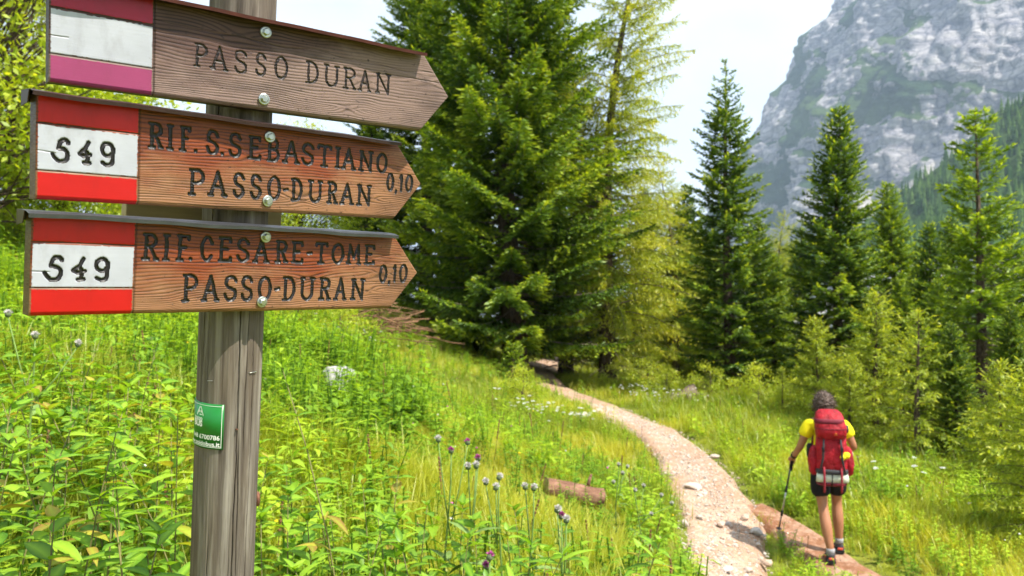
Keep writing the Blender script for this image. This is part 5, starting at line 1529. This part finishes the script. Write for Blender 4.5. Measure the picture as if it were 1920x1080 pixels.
# small wildflowers
def flower(seed, h, mat, kind):
    rg = np.random.RandomState(seed); mb = MB()
    top = Vector((rg.normal(0, .03), rg.normal(0, .03), h))
    mb.tube([(0, 0, 0), top], [0.0022, 0.0014], 3, cap=False); ns = len(mb.f)
    if kind == 'umbel':
        for i in range(9):
            a = i * 2.4; r = 0.035 * math.sqrt(i / 9); mb.ell(top + Vector((math.cos(a) * r, math.sin(a) * r, 0.012 - r * .2)), (.011, .011, .006), None, 6, 3)
    else:
        mb.ell(top, (.013, .013, .008), None, 7, 4)
    me = mb.mesh('flower', M_herb, False); me.materials.append(mat)
    mi = np.zeros(len(me.polygons), np.int32); mi[ns:] = 1; me.polygons.foreach_set('material_index', mi)
    return me
def dry_stalk(seed):
    rg = np.random.RandomState(seed); mb = MB(); top = Vector((rg.normal(0, .05), rg.normal(0, .05), .5))
    mb.tube([(0, 0, 0), top], [.003, .002], 3, cap=False)
    for i in range(7): mb.ell(top * (0.72 + .045 * i), (.008, .008, .012), None, 5, 3, .2, i)
    return mb.mesh('dry_stalk', M_stalk, False)
M_stalk = simple('dry_stalk', (0.16, 0.085, 0.04), 0.9, 0.4, 40, 0.1, 0, 0, 0)
fl = [flower(1, .42, M_wfl, 'umbel'), flower(2, .34, M_wfl, 'umbel'), flower(3, .28, M_yfl, 'd'), flower(4, .30, M_pfl, 'd'), flower(5, .32, M_wfl, 'd'), dry_stalk(1), dry_stalk(2)]
X1, Y1 = frustum_pts(800, 3.0, 22, 0.8)
rows = [(660, 632, 15, .9, 50), (1005, 775, 15.5, .6, 36), (1090, 790, 14.5, .5, 16), (1210, 735, 20, .8, 40), (1270, 745, 19, .8, 24), (1700, 900, 11, 1.5, 14)]
XX, YY, II = [X1], [Y1], [RG.choice([2, 2, 3, 4, 5, 6, 5, 6], len(X1))]
for px, py, d, r, n in rows:
    g = ground_at(px, py + 18, 3); XX.append(g[0] + RG.normal(0, r * .5, n)); YY.append(g[1] + RG.normal(0, r * .5, n)); II.append(RG.randint(0, 2, n))
X, Y, ID = np.concatenate(XX), np.concatenate(YY), np.concatenate(II)
k = keep_clear(X, Y, 0.08); X, Y, ID = X[k], Y[k], ID[k]
scatter('wildflowers', fl, np.stack([X, Y, gz(X, Y)], -1), mk(len(X)), RG.uniform(.55, 1.0, len(X)), ID, RG.rand(len(X)), 'tiny white, yellow and pink flowers dotted through the grass', 'flowers')

# ------------------------------------------------------------------ broad leaved plants near the camera, leaf by leaf
def plant_leaf_mat(name, a, b):
    t = NT(name)
    oi = t.node('ObjectInfo')
    n1 = t.noise(t.coord('Object'), 60, 4)
    c = t.ramp(oi.outputs['Random'], [(0.0, tuple(k * 0.55 for k in a)), (0.35, a), (0.90, b), (0.94, (0.42, 0.30, 0.05)), (1.0, (0.30, 0.14, 0.05))])
    c = t.mix(t.rng(n1, 0.4, 0.7, 0, 0.25), c, tuple(k * 0.6 for k in a))
    rib = t.attr('rib')
    c = t.mix(t.math('MULTIPLY', rib, 0.4), c, tuple(min(1, k * 1.6) for k in b))
    return t.leaf(c, 0.42, t.mix(1.0, c, (1.4, 1.3, 0.55), 'MULTIPLY'), 0.45, 0.025)
M_pleaf = plant_leaf_mat('plant_leaf', (0.095, 0.24, 0.02), (0.27, 0.42, 0.03))
M_pleaf2 = plant_leaf_mat('plant_leaf_dark', (0.07, 0.19, 0.02), (0.20, 0.34, 0.03))
M_stem = simple('plant_stem', (0.16, 0.15, 0.05), 0.7, 0.4, 20, 0.3, 0, 0, 0)
def one_leaf(ln, wd, droop, mat, nseg=6):
    V, F = leaf_pts(np.array([0, 0, 0.0]), np.array([1.0, 0, 0]), np.array([0, 0, 1.0]), ln, wd, droop, nseg)
    rib = [0, 1, 0] * (nseg + 1)
    return mesh_np('leaf', np.array(V), np.array(F), mat, True, {'rib': rib})
LEAVES = [one_leaf(0.105, 0.050, 0.25, M_pleaf), one_leaf(0.12, 0.044, 0.40, M_pleaf), one_leaf(0.09, 0.052, 0.15, M_pleaf2), one_leaf(0.15, 0.034, 0.35, M_pleaf), one_leaf(0.085, 0.062, 0.2, M_pleaf), one_leaf(0.06, 0.03, 0.2, M_pleaf2)]
STEMS = []
def leafy_plant(x, y, h, seed, label, group, nl=None, kinds=(0, 1, 2), stem_tall=False):
    rg = np.random.RandomState(seed)
    root = empty('leafy_plant', (x, y, gz(x, y) - 0.01), (0, 0, rg.uniform(0, 6.28)))
    setp(root, label, 'plant', group)
    lean = rg.normal(0, 0.13, 2)
    def sp(f): return Vector((lean[0] * h * f * f, lean[1] * h * f * f, h * f))
    mb = MB(); mb.tube([sp(q / 5) for q in range(6)], [0.0038, 0.0034, 0.003, 0.0026, 0.0022, 0.0015], 5); mb.obj('stem', M_stem, root)
    nl = nl or int(10 + h * 13)
    f0 = 0.30 if not stem_tall else 0.45
    pairs = nl // 2
    for i in range(pairs):
        f = f0 + (1 - f0) * (i + 0.5) / pairs
        az0 = i * 1.62 + rg.uniform(-.3, .3)
        for s_ in (0, math.pi):
            o = bpy.data.objects.new('leaf', LEAVES[kinds[rg.randint(len(kinds))]])
            o.location = sp(f)
            o.rotation_euler = Euler((rg.uniform(-.35, .35), rg.uniform(-0.55, 0.30) - 0.25 * f, az0 + s_ + rg.uniform(-.25, .25)), 'XYZ')
            k = rg.uniform(0.75, 1.32) * (1.12 - 0.45 * f)
            o.scale = (k, k, k)
            link(o, root)
    for i in range(4):
        o = bpy.data.objects.new('leaf', LEAVES[kinds[0]]); o.location = sp(1.0)
        o.rotation_euler = Euler((rg.uniform(-.3, .3), rg.uniform(-1.0, -0.4), i * 1.57 + rg.uniform(-.3, .3)), 'XYZ'); k = rg.uniform(.4, .62); o.scale = (k, k, k); link(o, root)
    return root
spots = []
rp = random.Random(5)
tries = 0
while len(spots) < 104 and tries < 5000:
    tries += 1
    y = rp.uniform(1.75, 4.3); px = rp.uniform(-60, 1180)
    x = (px - 960) / FPX * y
    if math.hypot(x + 0.42, y - 1.45) < 0.35: continue
    if px > 480 and y > 3.4: continue
    if px > 480 and y < 2.3: continue
    if path_dist(np.array([x]), np.array([y]))[0] < 0.5: continue
    if any(math.hypot(x - a, y - b) < 0.17 for a, b, _ in spots): continue
    # stems stay under the line that the photograph shows for the top of the growth
    top_py = 640 if px < 360 else (860 if px < 620 else 880)
    zmax = at(px, top_py + rp.uniform(-40, 110), y)[2]
    h = zmax - gz(x, y)
    if h < 0.22: continue
    spots.append((x, y, min(h, 0.95 if px < 400 else 0.75)))
for i, (x, y, h) in enumerate(spots):
    left_ = (x / y) < -0.38
    leafy_plant(x, y, h, 100 + i, 'leafy green herb in the thick growth left of the post' if left_ else 'leafy green herb in the foreground growth right of the post',
                'leafy plants left of the post' if left_ else 'leafy plants right of the post', kinds=((0, 1, 2), (4, 4, 0), (3, 3, 1), (5, 5, 2), (1, 2, 3))[i % 5])
p_ = at(668, 1000, 2.5); leafy_plant(p_[0], 2.5, at(690, 690, 2.5)[2] - gz(p_[0], 2.5), 301, 'tall thin reddish stemmed plant rising alone right of the post', None, 14, (3, 1), True)
p_ = at(128, 1000, 2.2); leafy_plant(p_[0], 2.2, at(130, 800, 2.2)[2] - gz(p_[0], 2.2), 302, 'tall dark stemmed plant with drooping leaves at the lower left', None, 16, (1, 3), True)

# ------------------------------------------------------------------ thistles
M_thl = simple('thistle_leaf', (0.13, 0.21, 0.045), 0.7, 0.3, 40, 0.3, 0, 0, 0)
M_thb = simple('thistle_bulb', (0.10, 0.13, 0.06), 0.8, 0.4, 200, 0.3, 0, 0.5, 0.003)
M_thw = simple('thistle_down', (0.62, 0.58, 0.56), 0.95, 0.1, 200, 0.1, 0, 0.5, 0.003)
M_thp = simple('thistle_purple', (0.46, 0.09, 0.30), 0.9, 0.2, 200, 0.1, 0, 0.5, 0.003)
def tuft_mesh(r, mat, seed):
    rg = np.random.RandomState(seed); n = 110
    d = rg.normal(0, 1, (n, 3)); d[:, 2] = np.abs(d[:, 2]) * 1.3 + 0.15; d /= np.linalg.norm(d, axis=1)[:, None]
    V, Fq, _ = leaf_cards(d * r * 0.2, d + rg.normal(0, .12, (n, 3)), rg.normal(0, 1, (n, 3)), r * rg.uniform(.75, 1.2, n), np.full(n, r * 0.22), np.zeros(n))
    return mesh_np('flower_tuft', V * 0.8, Fq, mat)
TUFT_W, TUFT_P = tuft_mesh(0.019, M_thw, 1), tuft_mesh(0.017, M_thp, 2)
_mb = MB(); _mb.ell((0, 0, 0), (0.0118, 0.0118, 0.0112), None, 12, 8, 0.10, 3); BULB = _mb.mesh('flower_head', M_thb)
TH_LEAF = one_leaf(0.17, 0.035, 0.30, M_thl, 6)
def thistle(base_px, Y, heads, label, group='thistles in the meadow'):
    pts = [(at(px, py, Y + dy), col) for px, py, dy, col in heads]
    x = (base_px - 960) / FPX * Y; zb = gz(x, Y)
    root = empty('thistle', (x, Y, zb)); setp(root, label, 'thistle', group)
    O = Vector((x, Y, zb))
    rg = random.Random(base_px)
    top = Vector(pts[0][0]) - O
    mb = MB(); mb.tube([(0, 0, -0.02), top * 0.45 + Vector((rg.uniform(-.03, .03), 0, 0)), top * 0.85, top - Vector((0, 0, 0.008))], [0.006, 0.005, 0.0038, 0.003], 6); mb.obj('stem', M_thl, root)
    for i, (p, col) in enumerate(pts):
        q = Vector(p) - O
        if i:
            a = top * rg.uniform(0.55, 0.75)
            mb = MB(); mb.tube([a, (a + q) / 2 + Vector((0, 0, -0.02)), q - Vector((0, 0, 0.008))], [0.0035, 0.003, 0.0026], 5); mb.obj('side_stem', M_thl, root)
        hd = obj('flower_head', BULB, root, q); hd.rotation_euler = (rg.uniform(-.4, .4), rg.uniform(-.4, .4), 0)
        obj('flower_tuft', TUFT_W if col == 'w' else TUFT_P, hd, (0, 0, 0.006))
    for i in range(11):
        f = rg.uniform(0.06, 0.75)
        o = bpy.data.objects.new('leaf', TH_LEAF); o.location = top * f
        o.rotation_euler = (rg.uniform(-.4, .4), rg.uniform(-0.7, 0.25), i * 2.4); k = rg.uniform(.6, 1.15) * (1.15 - .6 * f); o.scale = (k, k, k); link(o, root)
thistle(845, 3.5, [(846, 846, 0, 'p'), (822, 825, .02, 'w'), (877, 830, .05, 'p')], 'thistle with two purple heads and a white one, above the foreground herbs')
thistle(870, 3.3, [(893, 874, 0, 'w'), (878, 876, .02, 'w'), (897, 860, .06, 'p')], 'thistle with two white heads side by side under a purple one')
thistle(925, 3.3, [(936, 896, 0, 'w'), (911, 905, .03, 'w'), (930, 915, -.03, 'w')], 'thistle with three white heads in the middle foreground')
thistle(995, 3.4, [(1001, 916, 0, 'w'), (985, 914, .03, 'w')], 'thistle with white heads left of the log')
thistle(1050, 3.0, [(1062, 976, 0, 'w'), (1045, 957, .03, 'w'), (1052, 968, .05, 'p')], 'thistle with big pale heads below the log')
thistle(1155, 6.2, [(1160, 872, 0, 'w'), (1176, 876, .1, 'w'), (1168, 888, .05, 'w'), (1150, 905, 0, 'w')], 'thistle with small white heads right of the log')
thistle(1205, 5.8, [(1190, 920, 0, 'w'), (1207, 912, .1, 'w'), (1240, 930, .1, 'w'), (1222, 965, 0, 'w'), (1260, 945, .1, 'w')], 'many headed white thistle close to the gravel path')
thistle(60, 3.2, [(66, 631, 0, 'w'), (15, 590, .05, 'w'), (146, 646, .1, 'w')], 'white headed thistle at the left edge below the signs')
thistle(925, 2.7, [(918, 1045, 0, 'p'), (912, 1062, .02, 'p')], 'reddish purple flower spike low among the foreground leaves')

# ------------------------------------------------------------------ stones, log, brushwood
t = NT('pale_limestone')
v = t.coord('Object')
n1, n2 = t.noise(v, 9, 6, 0.65), t.noise(v, 40, 5, 0.7)
oi = t.node('ObjectInfo')
c = t.mix(t.rng(n1, 0.3, 0.7), (0.38, 0.33, 0.29), (0.62, 0.57, 0.52))
c = t.mix(t.math('MULTIPLY', t.rng(oi.outputs['Random'], 0.2, 1.0), 0.8), c, (0.50, 0.34, 0.24))
c = t.mix(t.rng(n2, 0.6, 0.75, 0, 0.6), c, (0.16, 0.15, 0.13))
M_stone = t.surf(c, 0.9, 0.2, 0, t.bump(n2, 0.6, 0.01))
t = NT('white_limestone')
v = t.coord('Object'); n1, n2 = t.noise(v, 5, 6, 0.65), t.noise(v, 22, 5, 0.7)
c = t.mix(t.rng(n1, 0.35, 0.65), (0.26, 0.25, 0.24), (0.48, 0.47, 0.455)); c = t.mix(t.rng(n2, 0.58, 0.70, 0, 0.8), c, (0.13, 0.13, 0.12))
M_wstone = t.surf(c, 0.9, 0.2, 0, t.bump(n2, 0.7, 0.01))
def rock_mesh(seed, mat, sub=3, rough=0.38):
    bm = bmesh.new(); bmesh.ops.create_icosphere(bm, subdivisions=sub, radius=1.0)
    rr = random.Random(seed); o = [rr.uniform(0, 50) for _ in range(3)]
    pl = [(Vector((rr.gauss(0, 1), rr.gauss(0, 1), rr.gauss(0, 1))).normalized(), rr.uniform(.55, .85)) for _ in range(9)]
    for v_ in bm.verts:
        p = v_.co.copy()
        for n_, d_ in pl:
            e = p.dot(n_) - d_
            if e > 0: p -= n_ * e
        k = 1 + (float(fbm(p.x * 2 + o[0], p.y * 2 + o[1], p.z * 2 + o[2], seed, 3)) - 0.5) * rough
        v_.co = p * k
    me = bpy.data.meshes.new('stone'); bm.to_mesh(me); bm.free(); me.materials.append(mat)
    return me
ROCKS = [rock_mesh(60 + i, M_stone, 2) for i in range(5)]
def stone(px, py, wpx, hpx, label, group=None, me=None, name='stone', rz=0.0, sink=0.35, near=3.0, Y=None):
    g = ground_at(px, py, near) if Y is None else np.array([(px - 960) / FPX * Y, Y, gz((px - 960) / FPX * Y, Y)])
    k = g[1] / FPX
    if name == 'stone': wpx, hpx = wpx * 0.85, hpx * 0.8
    w, h = wpx * k / 2, hpx * k / 2
    o = obj(name, me or ROCKS[int(px) % 5], None, (g[0], g[1], g[2] + h * (1 - sink) + (0.03 if path_dist(g[0:1], g[1:2])[0] < 0 else 0)), (0, 0, rz))
    o.scale = (w, w * 0.8, h)
    setp(o, label, 'stone', group)
    return o
BIG = rock_mesh(91, M_wstone, 4, 0.5); BIG2 = rock_mesh(97, M_wstone, 4, 0.5)
stone(636, 738, 66, 62, 'white limestone boulder lying alone in the meadow right of the post', None, BIG, 'boulder', 0.5, 0.1)
stone(80, 935, 190, 85, 'grey white rock half buried in the herbs at the left edge', None, BIG2, 'boulder', 1.2, 0.2, Y=2.9)
stone(40, 1085, 130, 60, 'pale rock cut by the lower left picture corner', None, BIG2, 'boulder', 2.2, 0.2, Y=2.15)
stone(505, 1075, 60, 40, 'pale stone at the foot of the post on its right side', None, BIG, 'boulder', 0.2, 0.2, Y=2.3)
for px, py, w, h, lab in [(1090, 778, 40, 24, 'white stone at the bend of the trail, left one of a pair'), (1122, 772, 20, 14, 'small white stone at the bend of the trail beside a larger one'), (1188, 857, 30, 12, 'flat white stone left of the gravel trail'),
                          (1340, 858, 24, 12, 'white stone on the right rim of the gravel trail'), (1300, 915, 44, 18, 'broad flat tan stone set in the gravel trail'), (1352, 987, 26, 20, 'round pale stone in the middle of the trail'),
                          (1420, 1000, 36, 22, 'white stone at the tip of the turf wedge between the trails'), (1422, 1027, 16, 12, 'small round stone on the turf wedge between the trails'), (1312, 975, 24, 14, 'flat reddish stone in the trail beside the left grass'),
                          (1440, 1062, 34, 20, 'brown stone at the lower right end of the gravel trail'), (1405, 1074, 30, 16, 'pale stone at the bottom of the trail beside a brown one'), (1360, 1072, 40, 18, 'pinkish flat stone at the bottom of the gravel trail'), (1285, 985, 22, 20, 'dark reddish stone under the grass at the left trail rim'),
                          (1395, 975, 26, 18, 'buff stone at the right trail rim where the trails part')]:
    stone(px, py + h * 0.3, w, h, lab, 'larger stones on the trail', None, 'stone', px * 0.37, 0.55)
# gravel
pm = PM[(PM[:, 1] > 3) & (PM[:, 1] < 18)]
n = 8000
i_ = RG.randint(0, len(pm), n); T_ = np.gradient(pm[:, :2], axis=0); T_ /= np.linalg.norm(T_, axis=1)[:, None]
off = np.clip(RG.normal(0, .5, n), -1, 1) * pm[i_, 2]
X = pm[i_, 0] + T_[i_, 1] * off; Y = pm[i_, 1] - T_[i_, 0] * off + RG.uniform(-.06, .06, n)
pebs = []
for i in range(4):
    m_ = rock_mesh(70 + i, M_stone, 1); 
    for v_ in m_.vertices: v_.co = (v_.co.x, v_.co.y * 0.8, v_.co.z * 0.5)
    pebs.append(m_)
Sc = np.clip(RG.lognormal(-4.5, 0.5, n), 0.005, 0.045)
scatter('gravel', pebs, np.stack([X, Y, gz(X, Y) + 0.022 + Sc * 0.2], -1), np.stack([RG.normal(0, .25, n), RG.normal(0, .25, n), RG.uniform(0, 6.28, n)], -1), Sc, RG.randint(0, 4, n), RG.rand(n), 'loose pale gravel strewn over the trail', 'gravel')
# log
def log():
    a = Vector(ground_at(1022, 920, 4)); k_ = a.y / FPX
    b = a + Vector((108 * k_, 0.10, 0)); b.z = a.z + (gz(b.x, b.y) - a.z) * 0.55
    r = 19 * k_
    t = NT('log_bark'); n1 = t.noise(t.coord('Object', (6, 20, 20)), 1.0, 6, 0.7)
    m = t.surf(t.ramp(n1, [(0.3, (0.07, 0.035, 0.022)), (0.55, (0.24, 0.13, 0.085)), (0.75, (0.40, 0.25, 0.18))]), 0.95, 0.1, 0, t.bump(n1, 0.9, 0.02))
    d = (b - a); L_ = d.length; root = empty('fallen_log', a + Vector((0, 0, r * 0.18)), d.to_track_quat('X', 'Z').to_euler())
    setp(root, 'short brown fallen log lying in the grass left of the trail', 'log')
    mb = MB(); N_ = 26; n_ = 22; vs = []
    for i in range(N_):
        for k in range(n_):
            w = 2 * math.pi * k / n_; q = i / (N_ - 1)
            rr = r * (1 - .08 * q) * (1 + 0.22 * (float(fbm(math.cos(w) * 2 + 9, math.sin(w) * 2, q * 5, 4, 3)) - .5)) 
            vs.append((q * L_, math.cos(w) * rr, math.sin(w) * rr))
    fs = [(i * n_ + k, (i + 1) * n_ + k, (i + 1) * n_ + (k + 1) % n_, i * n_ + (k + 1) % n_) for i in range(N_ - 1) for k in range(n_)]
    mb.add(vs, fs); mb.obj('trunk', m, root)
    me_ = simple('cut_wood', (0.38, 0.25, 0.16), 0.9, 0.3, 30)
    for q in (0, 1):
        mb = MB(); ring = vs[q * (N_ - 1) * n_:][:n_]; mb.add([(x + (-.004 if q == 0 else .004), y * .98, z * .98) for x, y, z in ring], [tuple(range(n_)) if q == 0 else tuple(range(n_ - 1, -1, -1))]); mb.obj('cut_end', me_, root, smooth=False)
    mb = MB(); mb.tube([(L_ * .72, 0, r * .8), (L_ * .73, 0.01, r * 1.6), (L_ * .735, 0.0, r * 2.1)], [0.018, 0.014, 0.010], 7); mb.obj('branch_stub', m, root)
log()
M_brushw = simple('dry_brushwood', (0.19, 0.105, 0.06), 0.95, 0.5, 7, 0.1, 0, 0, 0)
def brush():
    g = ground_at(705, 640, 6); Y = 17.5
    x = (705 - 960) / FPX * Y; z = gz(x, Y)
    root = empty('brush_pile', (x, Y, z)); setp(root, 'heap of dry brown branches below the tip of the lowest sign', 'branches')
    rg = random.Random(9)
    for i in range(130):
        c = Vector((rg.gauss(0, .62), rg.gauss(0, .35), 0)); hmax = max(0.08, 1.15 * math.exp(-(c.x / .8) ** 2))
        c.z = rg.uniform(0.02, hmax); az = rg.gauss(0.2, .7) + (math.pi if rg.random() < .5 else 0); L_ = rg.uniform(.4, 1.2)
        d = Vector((math.cos(az), math.sin(az), rg.uniform(-.25, .35))) * L_
        mb = MB(); mb.tube([c - d * .5, c + Vector((0, 0, rg.uniform(-.05, .08))), c + d * .5], [rg.uniform(.008, .022), .010, .004], 5); mb.obj('branch', M_brushw, root)
brush()
def stump():
    g = ground_at(1292, 752, 6)
    root = empty('tree_stump', (g[0], g[1], g[2])); setp(root, 'weathered brown stump with roots among tall herbs right of the trail', 'stump')
    mb = MB(); mb.tube([(0, 0, -.1), (0, 0, .1), (.03, 0, .2), (.10, 0.05, .34), (.14, .05, .40)], [.42, .30, .20, .10, .02], 9); mb.obj('trunk', M_twig, root)
    for k in range(7):
        a = k * .9; mb = MB(); mb.tube([(0, 0, .15), (math.cos(a) * .4, math.sin(a) * .4, .12), (math.cos(a) * .8, math.sin(a) * .8, -.02)], [.12, .07, .03], 6); mb.obj('root', M_twig, root)
stump()
for i, (px, Y, sc, lab) in enumerate([(1215, 20.5, .8, 'leafy bush right of the trail under the yellow larch'), (1250, 19.8, .62, 'small leafy bush left of the broken stump'), (1330, 19.2, .65, 'leafy bush right of the broken stump'),
        (1420, 18.2, .7, 'leafy bush under the slender tall spruce'), (1480, 17.5, .55, 'small bush left of the hiker at the meadow rim'), (1150, 22, .6, 'bush right where the trail enters the forest'), (640, 15.6, .7, 'bush left of the heap of dry branches'),
        (560, 16.5, .9, 'bush just right of the post below the lowest sign'), (980, 15.5, .55, 'bush with white flowers left of the trail'), (1880, 10.4, .9, 'broad bush near the right edge in front of the thin spruce'), (1790, 12.6, .8, 'bush at the foot of the thin open spruce'),
        (1620, 14.6, .75, 'bush right above the hiker between young larches'), (1560, 15.6, .7, 'bush straight behind the hiker head')]):
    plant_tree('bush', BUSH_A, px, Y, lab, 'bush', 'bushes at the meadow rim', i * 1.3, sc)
# ------------------------------------------------------------------ far forest on the slope below the mountain
def far_spruce(seed):
    rg = np.random.RandomState(seed); mb = MB()
    H = 14.0
    for i in range(9):
        z0 = H * (0.06 + 0.1 * i); r = 2.6 * (1 - i / 9.3) * rg.uniform(.85, 1.15); n = 9
        ring = [(math.cos(2 * math.pi * k / n + i) * r * rg.uniform(.65, 1.2), math.sin(2 * math.pi * k / n + i) * r * rg.uniform(.65, 1.2), z0 - rg.uniform(0, .6)) for k in range(n)]
        mb.add(ring + [(0, 0, z0 + H * .19)], [(k, (k + 1) % n, n) for k in range(n)])
    return mb.mesh('far_spruce', M_far, False)
t = NT('far_spruce_crown'); q = t.attr('tint', True)
M_far = t.surf(t.mix(q, (0.03, 0.075, 0.022), (0.10, 0.17, 0.04)), 0.95, 0.05)
n = 6500
X = RG.uniform(120, 760, n); Y = RG.uniform(385, 713, n)
Z = hill_z(X, Y)
k = (Z > -22)
X, Y, Z = X[k], Y[k], Z[k]; n = len(X)
scatter('far_forest', [far_spruce(1), far_spruce(2), far_spruce(3)], np.stack([X, Y, Z - .4], -1), np.stack([np.zeros(n), np.zeros(n), RG.uniform(0, 6.28, n)], -1), RG.uniform(.45, 1.15, n), RG.randint(0, 3, n), RG.rand(n), 'hazy dark conifer forest on the slope under the mountain', 'forest')
